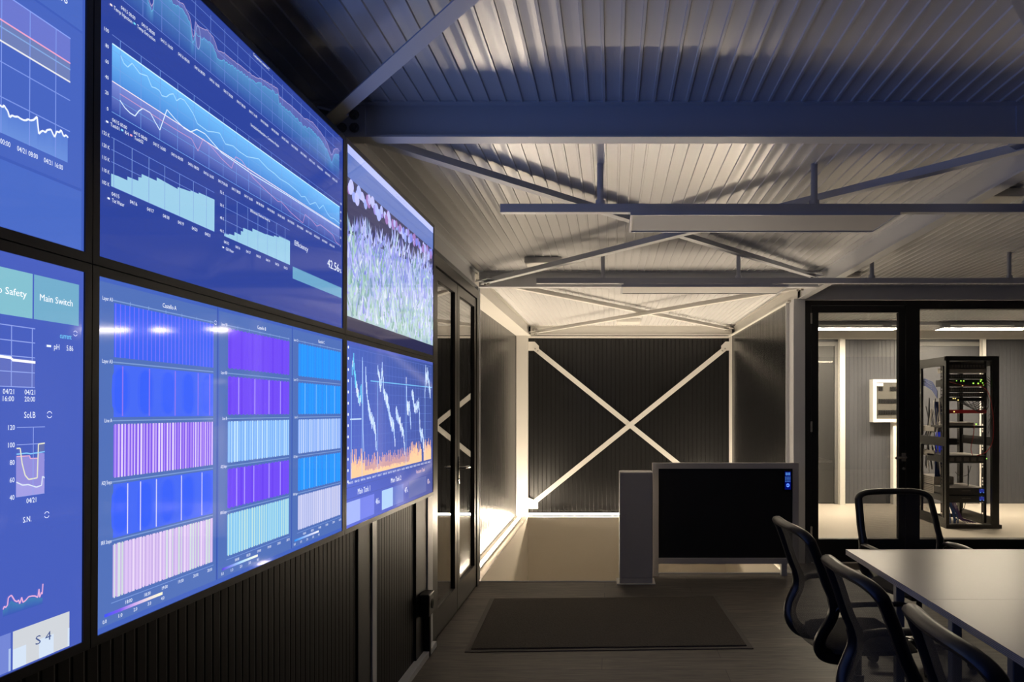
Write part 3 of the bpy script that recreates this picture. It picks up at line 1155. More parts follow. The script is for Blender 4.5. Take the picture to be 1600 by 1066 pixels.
def draw_temperature(c):
    rnd = random.Random(3)
    bg = (48, 70, 158)
    grid = (105, 130, 205)
    s0, s1 = 1.372, 2.488
    # upper chart
    base, top = 0.787, 0.921
    tm = [(1.372, .872), (1.47, .868), (1.478, .82), (1.492, .806), (1.497, .872), (1.545, .868), (1.60, .872), (1.622, .858), (1.630, .822), (1.634, .812), (1.640, .850), (1.647, .845),
          (1.66, .845), (1.69, .856), (1.716, .852), (1.732, .832), (1.76, .842), (1.806, .846), (1.85, .852), (1.896, .854), (1.95, .868), (2.01, .876), (2.04, .880),
          (2.044, .860), (2.12, .862), (2.2, .857), (2.27, .868), (2.337, .8596), (2.38, .848), (2.419, .8204), (2.44, .852), (2.47, .866), (2.488, .862)]
    teal, up = [], []
    s = s0
    while s < s1:
        b = interp(tm, s)
        teal.append((s, b + rnd.uniform(-.004, .004)))
        up.append((s, b + 0.008 + 0.006 * math.sin(s * 9) + (0.012 if s > 1.64 else 0) + rnd.uniform(-.0015, .0015)))
        s += 0.0055
    c.area(up, base, (94, 102, 172), (58, 80, 165), 1)
    c.area(teal, base, (82, 138, 194), (48, 76, 160), 2)
    c.line(up, 0.0015, (178, 160, 204), 3)
    c.line(teal, 0.0015, (96, 172, 216), 4)
    c.poly([(1.651 + .0085 * math.cos(2 * math.pi * e / 20), .842 + .026 * math.sin(2 * math.pi * e / 20)) for e in range(20)], (88, 98, 168), 3)
    c.line([(1.651 + .009 * math.cos(2 * math.pi * e / 20), .842 + .026 * math.sin(2 * math.pi * e / 20)) for e in range(21)], .0016, (150, 170, 220), 4)
    k = 0
    x = s0 + 0.028
    for lb in hours(19):
        if x < s1:
            c.line([(x, base), (x, top)], 0.0014, grid, 3)
            c.text(lb, x - 0.004, base - 0.020, 0.0072, WHT, width=0.041)
        x += 0.0605
    for j in range(5):
        c.line([(s0, base + j * 0.0315), (s1, base + j * 0.0315)], 0.0012, grid, 3)
    c.text('Temperatura esterna C°', 1.900, 0.9225, 0.0075, WHT, width=0.088)
    c.line([(1.366, .7595), (1.372, .7595)], 0.0035, (255, 235, 235), 5)
    c.text('Temp Injection', 1.376, 0.7555, 0.0075, WHT, width=0.052)
    c.line([(1.432, .7595), (1.438, .7595)], 0.0035, (120, 215, 245), 5)
    c.text('Temp Extraction', 1.443, 0.7555, 0.0075, WHT, width=0.056)
    # middle chart
    b0, t100 = 0.561, 0.706
    for j, lb in enumerate(['0', '20', '40', '60', '80', '100']):
        y = b0 + (t100 - b0) * j / 5
        c.text(lb, 1.363, y - 0.003, 0.0072, WHT, align='r')
        c.line([(1.373, y), (s1, y)], 0.0012, grid, 1)
        c.text(lb, 2.493, y - 0.003, 0.0072, WHT)
    c.area([(1.373, .689), (s1, .6925)], .6185, (112, 186, 246), (76, 136, 214), 2)
    c.area([(1.373, .6185), (s1, .6225)], b0, (118, 134, 208), (50, 72, 160), 2)
    for j in range(5):
        y = b0 + (t100 - b0) * j / 5
        c.line([(1.373, y), (s1, y)], 0.0010, (110, 160, 222), 3)
    c.line([(1.373, .689), (s1, .6925)], 0.0026, (200, 235, 255), 4)
    c.line([(1.373, .6185), (s1, .6225)], 0.0020, (240, 225, 235), 4)
    midp = [ST(*p) for p in ((185, 85), (190, 97), (196, 103), (203, 97), (210, 106), (215, 113), (221, 115), (227, 117), (234, 134), (240, 136), (246, 140), (250, 148), (257, 150), (262, 146), (268, 145),
                             (273, 156), (279, 152), (285, 155), (292, 165), (299, 176), (306, 192), (314, 198), (322, 204), (332, 205), (341, 207), (350, 224), (362, 227), (372, 236), (384, 244))]
    midp += [(1.93, .664), (1.98, .655), (2.02, .654), (2.05, .650), (2.10, .652), (2.16, .648), (2.19, .640), (2.215, .648), (2.25, .634), (2.29, .652), (2.32, .640), (2.35, .660), (2.385, .642), (2.41, .636), (2.44, .640), (s1, .636)]
    c.line(midp, 0.0020, (165, 215, 250), 4)
    w = [ST(*p) for p in ((184, 155), (192, 167), (200, 175), (208, 180), (214, 172), (220, 168), (232, 175), (240, 190), (247, 202), (258, 170), (272, 186), (285, 199), (295, 205), (305, 201), (318, 208))]
    w += [(1.75, .617), (1.9, .613), (2.1, .617), (2.3, .618), (s1, .6195)]
    c.line(w, 0.0022, (215, 235, 255), 4)
    pk = [ST(*p) for p in ((184, 145), (220, 168), (270, 200), (297, 216), (307, 235), (315, 216), (328, 228), (345, 248), (360, 262), (366, 244), (376, 250))]
    pk += [(1.90, .605), (1.98, .592), (2.04, .583), (2.06, .588), (2.12, .574), (2.20, .564), (2.215, .594), (2.26, .590), (2.30, .580), (2.33, .592), (2.38, .588), (2.43, .584), (2.455, .566), (s1, .563)]
    c.line(pk, 0.0016, (196, 150, 196), 4)
    x = 1.3955
    for lb in hours(18):
        c.line([(x, b0), (x, t100)], 0.0013, (110, 150, 220), 3)
        c.text(lb, x - 0.022, b0 - 0.018, 0.0072, WHT, width=0.041)
        x += 0.0605
    c.text('Umidità Ambientale e Consumo Acqua', 1.888, 0.735, 0.0078, WHT, width=0.155)
    c.line([(1.357, .537), (1.363, .537)], 0.0035, WHT, 5)
    c.text('Tank01', 1.369, 0.533, 0.0072, WHT, width=0.024)
    c.line([(1.398, .537), (1.404, .537)], 0.0035, (140, 220, 250), 5)
    c.text('RH', 1.409, 0.533, 0.0072, WHT, width=0.0105)
    c.line([(1.424, .537), (1.430, .537)], 0.0035, (250, 170, 190), 5)
    c.text('Tank02', 1.436, 0.533, 0.0072, WHT, width=0.027)
    # water totals
    lx, rx = 1.373, 1.722
    for j, lb in enumerate(['105 K', '110 K', '115 K', '120 K', '125 K']):
        y = .4215 + .0229 * j
        c.text(lb, 1.367, y - 0.003, 0.0072, WHT, align='r', width=0.019)
        c.line([(lx, y), (rx, y)], 0.0013, grid, 1)
    st = [(158, 345, 200, 360), (200, 360, 255, 385), (255, 362, 320, 388), (320, 365, 340, 368), (340, 347, 430, 388), (430, 367, 555, 437), (555, 425, 632, 452), (632, 445, 680, 467), (680, 457, 775, 500)]
    for (a, ya, b, yb) in st:
        p, q = ST(130 + a / 3.807, 180 + ya / 3.807), ST(130 + b / 3.807, 180 + yb / 3.807)
        c.poly([(p[0], .4215), (q[0], .4215), q, p], (152, 200, 226), 2)
    for k, lb in enumerate(['04/15', '04/16', '04/17', '04/18', '04/19', '04/20', '04/21']):
        x = 1.379 + k * 0.0515
        c.line([(x, .4215), (x, .5130)], 0.0014, (125, 155, 215), 3)
        c.text(lb, x - 0.006, 0.404, 0.0075, WHT, width=0.021)
    c.line([(1.362, .396), (1.368, .396)], 0.0035, WHT, 5)
    c.text('Tot Water', 1.374, 0.392, 0.0075, WHT, width=0.034)
    # efficiency chart
    lx, rx, bb = 1.765, 2.114, 0.4215
    for j, lb in enumerate(['46 K', '48 K', '50 K', '52 K']):
        y = bb + 0.008 + 0.0305 * j
        c.text(lb, 1.762, y - 0.002, 0.0072, WHT, align='r', width=0.017)
        c.line([(lx, y), (rx, y)], 0.0013, grid, 1)
    st = [(65, 457, 118, 476), (118, 462, 178, 482), (178, 442, 250, 476), (250, 430, 274, 438), (274, 395, 378, 438), (378, 402, 530, 470), (530, 465, 618, 496), (618, 480, 672, 502), (672, 487, 796, 545)]
    for (a, ya, b, yb) in st:
        p, q = ST(340 + a / 7.105, 300 + ya / 7.105), ST(340 + b / 7.105, 300 + yb / 7.105)
        c.poly([(p[0], bb), (q[0], bb), q, p], (152, 200, 226), 2)
    for k, lb in enumerate(['04/15', '04/16', '04/17', '04/18', '04/19', '04/20', '04/21']):
        x = 1.771 + k * 0.0523
        c.line([(x, bb), (x, bb + 0.1)], 0.0014, (125, 155, 215), 3)
        c.text(lb, x - 0.008, 0.404, 0.0072, WHT, width=0.022)
    c.line([(1.756, .393), (1.763, .393)], 0.0035, WHT, 5)
    c.text('CSR Water', 1.771, 0.389, 0.0072, WHT, width=0.036)
    c.text('Efficienza Osmosi Inversa', 1.888, 0.5135, 0.0078, WHT, width=0.105)
    c.text('Efficiency', 2.145, 0.486, 0.015, WHT, width=0.092)
    c.text('42.56', 2.385, 0.470, 0.028, WHT, width=0.098)
    c.text('%', 2.487, 0.470, 0.014, WHT, width=0.016)
    c.rect(2.134, 2.507, .386, .421, (106, 162, 198), 2)


def stripes(c, s0, s1, t0, t1, cols, n, rnd, scallop=True, thin=0.5):
    """one row of a heat map: vertical bars of changing colour"""
    w = (s1 - s0) / n
    for k in range(n):
        a = s0 + k * w
        col = cols[0]
        c.rect(a, a + w * 1.001, t0 + (0.002 if scallop and k % 2 else 0.004), t1 - (0.002 if scallop and k % 2 else 0.004), col, 2)
        if len(cols) > 1:
            q = rnd.choice(cols[1:])
            ww = w * rnd.uniform(0.3, thin)
            c.rect(a + w * 0.25, a + w * 0.25 + ww, t0 + 0.002, t1 - 0.002, q, 3)


def draw_layers(c):
    rnd = random.Random(5)
    pan = [(1.3375, 1.7345), (1.7440, 2.1300), (2.1365, 2.5110)]
    cols_ = [(1.3825, 1.7205), (1.7840, 2.1150), (2.1740, 2.5030)]
    rows = [(.204, .102), (.088, -.011), (-.022, -.127), (-.137, -.238), (-.247, -.353)]
    labs = [['Layer A3', 'Layer A3', 'Line A', 'ADJ Steps', 'IRR Steps'],
            ['Layer B3', 'Layer B3', 'Line B', 'ADJ Steps', 'IRR Steps'],
            ['Layer C3', 'Layer C3', 'Line C', 'ADJ Steps', 'IRR Steps']]
    titles = ['Castello A', 'Castello B', 'Castello C']
    for i in range(3):
        a, b = pan[i]
        c.rect(a, b, -.397, .239, (80, 110, 180), 1)
        c.line([(b + 0.004, -.397), (b + 0.004, .247)], 0.003, (52, 78, 160), 1)
        s0, s1 = cols_[i]
        c.text(titles[i], (s0 + s1) / 2, .2165, 0.0095, (245, 248, 255), width=0.047, align='c')
        if i == 0:
            c.refresh(1.7275, .2085, 0.005)
        for r, (t1, t0) in enumerate(rows):
            c.text(labs[i][r], s0 - 0.005, t1 + 0.0015, 0.0075, WHT, align='r', width=0.027 if r != 2 else 0.020)
            c.line([(s0 - 0.004, t1 + 0.0045), (s1, t1 + 0.0045)], 0.0024, (120, 150, 205), 2)
            if i == 0:
                if r == 0:
                    c.rect(s0, s1, t0, t1, (62, 98, 236), 2)
                    for k in range(26):
                        x = s0 + 0.004 + k * (s1 - s0 - 0.006) / 25
                        c.line([(x, t0), (x, t1)], 0.0022, (118, 112, 240), 3)
                elif r in (1, 3):
                    c.rect(s0, s1, t0, t1, (70, 104, 238), 2)
                    for k in range(5):
                        x = s0 + 0.02 + k * 0.073
                        rw = 0.026
                        for q, cc in ((rw, (66, 100, 240)), (rw * 0.72, (58, 96, 242))):
                            pts = [(x + q * math.cos(an), (t0 + t1) / 2 + math.copysign(abs(math.sin(an)) ** 0.5, math.sin(an)) * (t1 - t0) * 0.46 * (0.8 + 0.2 * q / rw)) for an in [2 * math.pi * e / 16 for e in range(16)]]
                            c.poly(pts, cc, 3 if q == rw else 3.5)
                    xs = (.024, .104, .19, .275, .322) if r == 1 else (.04, .078, .128, .214, .292)
                    for x in xs:
                        c.line([(s0 + x, t0 + 0.002), (s0 + x, t1 - 0.002)], 0.0030, (140, 116, 232) if r == 1 else (206, 206, 246), 4)
                elif r == 2:
                    stripes(c, s0, s1, t0, t1, [(128, 92, 230), (205, 180, 240), (222, 205, 246), (168, 136, 238), (190, 165, 240)], 36, rnd, True, 0.62)
                else:
                    stripes(c, s0, s1, t0, t1, [(196, 172, 226), (228, 210, 240), (206, 216, 222), (214, 190, 236), (200, 214, 214)], 32, rnd, True, 0.7)
            elif i == 1:
                if r in (0, 1, 3):
                    c.rect(s0, s1, t0 + 0.004, t1 - 0.004, (112, 76, 238), 2)
                    for k in range(18):
                        x = s0 + (k + 0.5) * (s1 - s0) / 18
                        c.line([(x, t0 + 0.002), (x, t1 - 0.002)], 0.010, (112, 76, 240) if k % 3 else (106, 68, 236), 3)
                    xs = () if r == 0 else ((.05, .131, .208, .275) if r == 1 else (.042, .08, .127, .21, .276))
                    for x in xs:
                        c.line([(s0 + x, t0 + 0.004), (s0 + x, t1 - 0.004)], 0.0055, (160, 140, 244), 4)
                elif r == 2:
                    stripes(c, s0, s1, t0, t1, [(122, 172, 238), (176, 214, 248), (150, 196, 246), (186, 220, 250)], 26, rnd, True, 0.6)
                else:
                    stripes(c, s0, s1, t0, t1, [(130, 192, 232), (176, 218, 226), (160, 210, 236), (190, 222, 220)], 26, rnd, True, 0.55)
            else:
                if r in (0, 1, 3):
                    c.rect(s0, s1, t0 + 0.004, t1 - 0.004, (42, 144, 244), 2)
                    for k in range(18):
                        x = s0 + (k + 0.5) * (s1 - s0) / 18
                        c.line([(x, t0 + 0.002), (x, t1 - 0.002)], 0.010, (46, 150, 246) if k % 3 else (52, 140, 240), 3)
                    xs = () if r == 0 else ((.045, .127, .208, .275) if r == 1 else (.04, .08, .13, .208, .276))
                    for x in xs:
                        c.line([(s0 + x, t0 + 0.004), (s0 + x, t1 - 0.004)], 0.005, (110, 176, 246), 4)
                elif r == 2:
                    stripes(c, s0, s1, t0, t1, [(128, 170, 238), (176, 200, 246), (166, 190, 246), (200, 214, 246)], 22, rnd, True, 0.6)
                else:
                    stripes(c, s0, s1, t0, t1, [(176, 184, 228), (206, 208, 240), (190, 196, 236), (198, 200, 232)], 22, rnd, True, 0.55)
        t0 = -.353
        c.line([(s0 - 0.004, t0 - 0.006), (s1 + 0.004, t0 - 0.006)], 0.0016, (115, 145, 210), 2)
        for k, lb in enumerate(['18:00', '18:30', '19:00', '19:30', '20:00', '20:30']):
            x = s0 + 0.045 + k * 0.056
            c.text(lb, x, t0 - 0.0175, 0.0070, WHT, width=0.019, align='c')
            c.line([(x, .204), (x, .212)], 0.0015, (130, 160, 215), 3)
        g0, g1 = s0 - 0.022, s0 + 0.150
        ramps = [[(58, 84, 240), (120, 90, 232), (205, 170, 232), (232, 218, 220), (248, 244, 210)],
                 [(88, 60, 220), (130, 150, 236), (170, 212, 244), (210, 232, 235), (248, 246, 225)],
                 [(30, 140, 240), (110, 170, 244), (170, 195, 244), (210, 215, 245), (245, 245, 250)]][i]
        for k in range(4):
            a, b2 = g0 + (g1 - g0) * k / 4, g0 + (g1 - g0) * (k + 1) / 4
            c.poly([(a, t0 - 0.028), (b2, t0 - 0.028), (b2, t0 - 0.022), (a, t0 - 0.022)], [ramps[k], ramps[k + 1], ramps[k + 1], ramps[k]], 3)
        for k in range(5):
            c.text('%d.0' % k, g0 + (g1 - g0) * k / 4, t0 - 0.0385, 0.0070, WHT, width=0.0105, align='c')


def draw_trend(c):
    """left column, upper display"""
    bg = (68, 98, 186)
    grid = (122, 146, 224)
    c.rect(0.13, 1.2972, .672, .93, (72, 102, 188), 1)
    c.rect(0.13, 1.2972, .393, .668, (70, 98, 186), 1)
    c.rect(0.13, 1.2972, .285, .388, (72, 104, 192), 1)
    s1 = 1.2685
    c.rect(0.3, s1, .602, .645, (104, 116, 200), 2)
    c.rect(0.3, s1, .5695, .602, (108, 124, 178), 2)
    for t, w, col in ((.645, .0022, (134, 156, 236)), (.602, .0026, (232, 160, 196)), (.591, .0022, (130, 165, 220)), (.5695, .0028, (226, 226, 232)), (.5375, .0018, grid), (.4836, .0018, grid)):
        c.line([(0.3, t), (s1, t)], w, col, 4)
    for k in range(12):
        x = 1.2365 - k * 0.0545
        c.line([(x, .428), (x, .645)], .0018, grid, 3)
    pts = [(1.0, .49), (1.06, .478)] + [ST(*p) for p in ((0, 166), (2, 163), (5, 168), (8, 172), (11, 182), (15, 179), (19, 181), (24, 181), (28, 184), (32, 186), (36, 187), (40, 185), (44, 187), (49, 186), (54, 181), (57, 208), (61, 204), (64, 203),
                                    (67, 206), (70, 202), (76, 201), (80, 210), (82, 213), (85, 204), (89, 206), (92, 202), (96, 212), (100, 210), (103, 214))]
    c.area(pts, .4285, (88, 124, 206), (104, 140, 214), 2)
    c.line(pts, .0030, (236, 242, 255), 5)
    for k, lb in enumerate(['04/21 16:00', '04/21 08:00', '04/21 00:00', '04/20 16:00']):
        c.text(lb, 1.2115 - 0.054 * k, .4115, 0.0085, WHT, width=0.041)
    c.text('%', 1.245, .700, 0.02, WHT)


def draw_switches(c):
    """left column, lower display"""
    grid = (140, 158, 226)
    c.rect(0.50, 0.79, .150, .2225, (120, 180, 200), 2)
    c.rect(0.80, 1.002, .150, .2225, (120, 180, 200), 2)
    c.rect(1.012, 1.1905, .150, .2225, (128, 186, 202), 2)
    c.rect(1.1935, 1.2924, .150, .2225, (112, 168, 198), 2)
    c.text('Pump Safety', 1.178, .182, 0.0115, (250, 252, 255), width=0.085, align='r')
    c.text('Main Switch', 1.205, .182, 0.0115, (250, 252, 255), width=0.072)
    for t in (.1343, .1110, .0869, .0624, .0387):
        c.line([(0.7, t), (1.1965, t)], .0016, grid, 2)
    for x in (1.15, 1.1905, 1.11, 1.07):
        c.line([(x, .0387), (x, .1343)], .0016, grid, 2)
    c.rect(0.7, 1.1965, .0387, .0840, (94, 108, 186), 1)
    c.line([(1.0, .0850), (1.13, .0845), (1.150, .0835), (1.1505, .0805), (1.1965, .0795)], .0042, (246, 246, 252), 4)
    for x, b in ((1.1335, '16:00'), (1.1750, '20:00'), (1.092, '12:00')):
        c.text('04/21', x, .0270, 0.0085, WHT, width=0.021)
        c.text(b, x, .0158, 0.0085, WHT, width=0.021)
    c.text('current', 1.2485, .1245, 0.0095, (120, 215, 250), width=0.026)
    c.refresh(1.2835, .1360, 0.0048)
    c.line([(1.2195, .1088), (1.2290, .1088)], .0036, WHT, 5)
    c.text('pH', 1.2355, .1045, 0.0095, WHT, width=0.0115)
    c.text('5.86', 1.2635, .1045, 0.0095, WHT, width=0.0150)
    c.text('Sol.B', 1.1745, -.0105, 0.0105, WHT, width=0.0225)
    c.refresh(1.2265, -.0055, 0.0058)
    c.text('Sol.A', 0.98, -.0105, 0.0105, WHT, width=0.0225)
    x0, x1 = 1.1600, 1.2168
    for k, lb in enumerate(['120', '100', '80', '60', '40']):
        t = -.0255 - .0274 * k
        c.text(lb, 1.1565, t - 0.0035, 0.0082, WHT, align='r', width=0.0125 if k < 2 else 0.009)
        c.line([(x0 + 0.001, t), (x1 + 0.001, t)], .0013, grid, 2)
    c.poly([(x0, -.1352), (x1, -.1352), (x1, -.0695), (1.203, -.0665), (1.2015, -.0775), (1.187, -.0765), (1.186, -.0715), (x0, -.0712)], (142, 138, 212), 3)
    c.poly([(x0, -.1352), (x1, -.1352), (x1, -.109), (1.2095, -.121), (1.198, -.122), (1.18, -.117), (x0, -.1115)], (158, 154, 222), 4)
    c.poly([(1.204, -.066), (x1, -.066), (x1, -.0535), (1.204, -.0535)], (96, 108, 168), 3)
    c.line([(x0, -.0585), (1.167, -.0585), (1.171, -.083), (1.177, -.102), (1.184, -.1095), (1.2015, -.1085), (1.2035, -.0535), (x1, -.0525)], .0022, (222, 222, 200), 5)
    c.line([(x0, -.0675), (1.18, -.0670), (1.188, -.0685), (x1, -.0665)], .0022, (126, 188, 240), 5)
    c.line([(x0, -.0712), (1.186, -.0715), (1.187, -.0760), (1.2015, -.0765)], .0016, (226, 170, 200), 5)
    c.line([(x0, -.1115), (1.172, -.1175), (1.183, -.1175), (1.200, -.1235), (1.2105, -.1215), (1.2125, -.107), (x1, -.110)], .0020, (214, 224, 240), 5)
    c.line([(1.193, -.1352), (1.193, -.0255)], .0013, grid, 5)
    c.text('04/21', 1.180, -.1475, 0.0085, WHT, width=0.0195)
    c.text('S.N.', 1.1735, -.1775, 0.0095, WHT, width=0.0165)
    c.refresh(1.2220, -.1715, 0.0056)
    pts = [ST(*p) for p in ((6, 952), (8, 947), (10, 949), (13, 945), (14, 934), (17, 931), (19, 930), (21, 933), (24, 938), (28, 940), (30, 937), (32, 943), (35, 933), (37, 941), (41, 938), (46, 932), (51, 931), (56, 931), (60, 933), (62, 920), (63, 933), (66, 925), (67, 928), (68, 912))]
    fl = [ST(*p) for p in ((6, 954), (13, 948), (19, 938), (24, 941), (30, 943), (37, 943), (46, 934), (56, 933), (68, 934))]
    c.area(fl, -.3170, (66, 122, 176), (60, 88, 178), 2)
    c.line(pts, .0022, (226, 170, 214), 4)
    c.rect(0.80, 1.152, -.405, -.3455, (112, 130, 206), 2)
    c.rect(1.148, 1.152, -.405, -.37, (170, 190, 230), 3)
    c.rect(1.1562, 1.2744, -.405, -.3455, (202, 206, 212), 2)
    c.rect(1.1562, 1.1820, -.405, -.3735, (206, 220, 238), 3)
    c.rect(1.2080, 1.2390, -.405, -.3735, (206, 220, 238), 3)
    c.rect(1.2705, 1.2744, -.405, -.3735, (206, 220, 238), 3)
    c.text('S 4', 1.2, -.3805, 0.0150, (66, 84, 138), width=0.033)


def draw_plants(c):
    rnd = random.Random(21)
    a, b = c.b[0], c.b[1]
    c.rect(a, b, .904, .934, (178, 188, 246), 1)
    c.text('Camera Serra', (a + b) / 2 + 0.05, .913, 0.012, (140, 152, 215), width=0.16, align='c')
    c.rect(a, b, .820, .904, (92, 116, 186), 1)
    c.rect(a, b, .60, .820, (46, 48, 92), 1)
    c.rect(a, b, c.b[2], .333, (40, 42, 78), 1)
    x = a + 0.02
    while x < b - 0.02:
        for k in range(2):
            r = rnd.uniform(.014, .024)
            col = rnd.choice([(170, 182, 246), (150, 165, 235), (140, 128, 208), (186, 190, 248), (120, 130, 225), (150, 110, 180)])
            c.disc(x + rnd.uniform(-.015, .02), rnd.uniform(.765, .805), r, col, 2 + k, 14)
        x += 0.036

    def gtop(s):
        return interp([(a, .672), (2.70, .69), (2.95, .70), (3.1, .745), (3.25, .725), (3.45, .75), (b, .755)], s) + 0.01 * math.sin(s * 37)
    n = 40
    for k in range(n):
        s0, s1 = a + (b - a) * k / n, a + (b - a) * (k + 1) / n
        c.poly([(s0, .333), (s1, .333), (s1, gtop(s1) - .06), (s0, gtop(s0) - .06)], [(168, 196, 200), (168, 196, 200), (140, 146, 222), (140, 146, 222)], 2)
    pal_hi = [(170, 172, 242), (150, 156, 232), (190, 198, 250), (128, 136, 214), (176, 186, 226), (140, 168, 206)]
    pal_lo = [(164, 200, 192), (180, 208, 210), (146, 186, 172), (196, 204, 236), (120, 164, 160), (172, 182, 234), (210, 222, 236)]
    for k in range(1150):
        s = rnd.uniform(a + .005, b - .005)
        gt = gtop(s)
        t = rnd.uniform(.335, gt - .02)
        f = (t - .333) / (gt - .333)
        L = rnd.uniform(.03, .085)
        if t + L > gt + 0.03:
            L = gt + 0.03 - t
        lean = rnd.uniform(-.03, .03)
        wd = rnd.uniform(.010, .026)
        col = rnd.choice(pal_hi if rnd.random() < f * 1.05 else pal_lo)
        if rnd.random() < 0.10:
            col = mixc(col, (96, 132, 150), 0.6)
        c.poly([(s - wd / 2, max(.334, t)), (s, max(.334, t - .006)), (s + wd / 2, max(.334, t)), (s + lean + wd * .2, t + L * .6), (s + lean * 1.5, t + L)], col, 3 + (k % 5) * 0.6)


def draw_tanks(c):
    rnd = random.Random(9)
    a, b = c.b[0], c.b[1]
    grid = (92, 116, 196)
    base = -.2425
    c.poly([(a, base), (b, base), (b, .235), (a, .235)], [(92, 110, 204), (72, 88, 158), (62, 82, 150), (76, 100, 186)], 1)
    c.poly([(a, c.b[2]), (b, c.b[2]), (b, base), (a, base)], [(100, 114, 216), (66, 78, 150), (66, 80, 152), (92, 110, 204)], 1)
    for k in range(13):
        t = .2245 - .0392 * k
        c.line([(a + .03, t), (b - .03, t)], .0016, grid, 2)
        c.disc(a + .018, t, .0055, (236, 242, 255), 4, 8)
    for k in range(26):
        x = a + .04 + k * .0435
        c.line([(x, base), (x, .2245)], .0016, grid, 2)

    def px(q):
        return ST(530 + q[0] / 3.437, 520 + q[1] / 3.437)
    segs = [[(68, 200), (72, 150), (75, 140), (80, 215), (88, 270), (96, 320), (104, 350), (110, 375), (117, 300), (121, 380)],
            [(124, 150), (127, 520), (132, 640)],
            [(141, 225), (146, 300), (152, 370), (162, 430), (172, 470), (182, 480), (192, 520), (200, 630)],
            [(206, 200), (213, 235), (221, 300), (230, 190), (238, 320), (248, 350), (258, 370), (268, 430), (280, 490), (292, 500), (300, 605)],
            [(304, 420), (314, 455), (325, 480), (335, 520), (345, 540), (351, 630)],
            [(359, 255), (363, 400), (371, 410), (376, 385), (384, 500)],
            [(389, 325), (396, 340), (404, 410), (416, 400), (428, 380), (433, 520), (440, 560), (446, 530), (453, 610)],
            [(459, 330), (463, 205), (469, 260), (474, 210), (480, 270), (488, 330)]]
    for i, sg in enumerate(segs):
        P = [px(q) for q in sg]
        s = P[0][0]
        cold = (110, 206, 246) if i == 0 else (188, 214, 252)
        c.line(P, .0045, cold, 4)
        while s < P[-1][0] and i != 1:
            t = interp(P, s)
            hgt = rnd.uniform(.008, .032)
            c.line([(s, t - hgt), (s, t + hgt)], .0058, cold if rnd.random() < .7 else (226, 236, 255), 5)
            s += .0048
    for q in (65, 123, 205, 359, 460):
        p = px((q, 300))
        c.line([(p[0], base), (p[0], .12 if q != 123 else .20)], .004, (150, 190, 246), 4)
    c.line([(2.80, .116), (b - .02, .1205)], .0040, (120, 190, 240), 4)
    p0, p1 = px((58, 466)), px((118, 463))
    c.line([p0, p1], .0045, (200, 225, 255), 4)
    s = a + .045
    while s < b - .035:
        bright = s > 3.32 or s < 2.74
        hi = rnd.uniform(.05, .11) if bright else rnd.uniform(.035, .085)
        if not (3.52 < s < 3.555):
            c.rect(s, s + .0062, base + .004, base + hi, (206, 160, 164) if not bright else (236, 184, 158), 3)
            lo = rnd.uniform(.012, .026) if not bright else hi * rnd.uniform(.5, .95)
            c.rect(s, s + .0062, base + .004, base + lo, (252, 206, 160), 4)
        s += .0062
    for k, lb in enumerate(['04/15', '04/15', '04/16', '04/16', '04/17', '04/17', '04/18', '04/18', '04/19', '04/19', '04/20', '04/20', '04/21', '04/21', '04/21', '04/21', '04/22', '04/22']):
        c.text(lb, a + .02 + k * .0625, base - .013, .0085, WHT, width=.046)
    for t in (-.268, -.308):
        c.line([(a, t), (b, t)], .0016, (84, 96, 170), 2)
    c.text('Main Tank 1', 2.668, -.301, .022, WHT, width=.13)
    c.text('Main Tank 2', 3.052, -.297, .021, (250, 252, 255), width=.14)
    c.text('Vacuum Tank', 3.425, -.290, .018, (226, 190, 184), width=.155)
    c.rect(a + .004, 2.693, -.397, -.3185, (166, 182, 246), 2)
    c.rect(2.693, 2.8466, -.397, -.3185, (122, 134, 232), 2)
    c.rect(2.938, 3.079, -.394, -.317, (176, 208, 248), 2)
    c.rect(3.079, 3.229, -.394, -.317, (104, 122, 200), 2)
    c.rect(3.311, 3.605, -.391, -.316, (92, 104, 170), 2)
    c.text('46', 2.862, -.362, .024, WHT, width=.034)
    c.text('%', 2.898, -.362, .012, WHT, width=.014)
    c.text('47', 3.245, -.360, .024, WHT, width=.034)
    c.text('%', 3.281, -.360, .012, WHT, width=.014)
    c.text('0', 3.628, -.358, .026, (240, 215, 210), width=.026)
    c.text('%', 3.658, -.358, .012, (240, 215, 210), width=.016)


display(0, 0, 'upper left wall display, cut by the frame, purple band chart', draw_trend, (62, 90, 180))
display(0, 1, 'lower left wall display, cut by the frame, with Main Switch button', draw_switches, (70, 92, 184))
display(1, 0, 'upper middle wall display with temperature charts and Efficiency figure', draw_temperature, (44, 65, 150))
display(1, 1, 'lower middle wall display with three columns of striped heat maps', draw_layers, (68, 98, 186))
display(2, 0, 'upper right wall display showing pale green and lavender plants', draw_plants, (46, 48, 92))
display(2, 1, 'lower right wall display with jagged line chart and Main Tank tiles', draw_tanks, (80, 96, 184))

# wall socket box below the far end of the screens
o = thing('socket_box', 'black socket box low on the left wall before the glass door', 'socket', (XL + 0.03, 4.33, 0.24))
mb = MB()
mb.rbox(XL + 0.012, XL + 0.075, 4.27, 4.40, 0.27, 0.40, 0.008, 2)
mb.rbox(XL + 0.012, XL + 0.05, 4.385, 4.42, 0.0, 0.36, 0.006, 2)
mb.build('housing', M['black'], o)
mb = MB()
mb.cyl((XL + 0.075, 4.335, 0.335), (XL + 0.079, 4.335, 0.335), 0.028, 16)
mb.build('socket_face', M['blackgloss'], o, smooth=True)

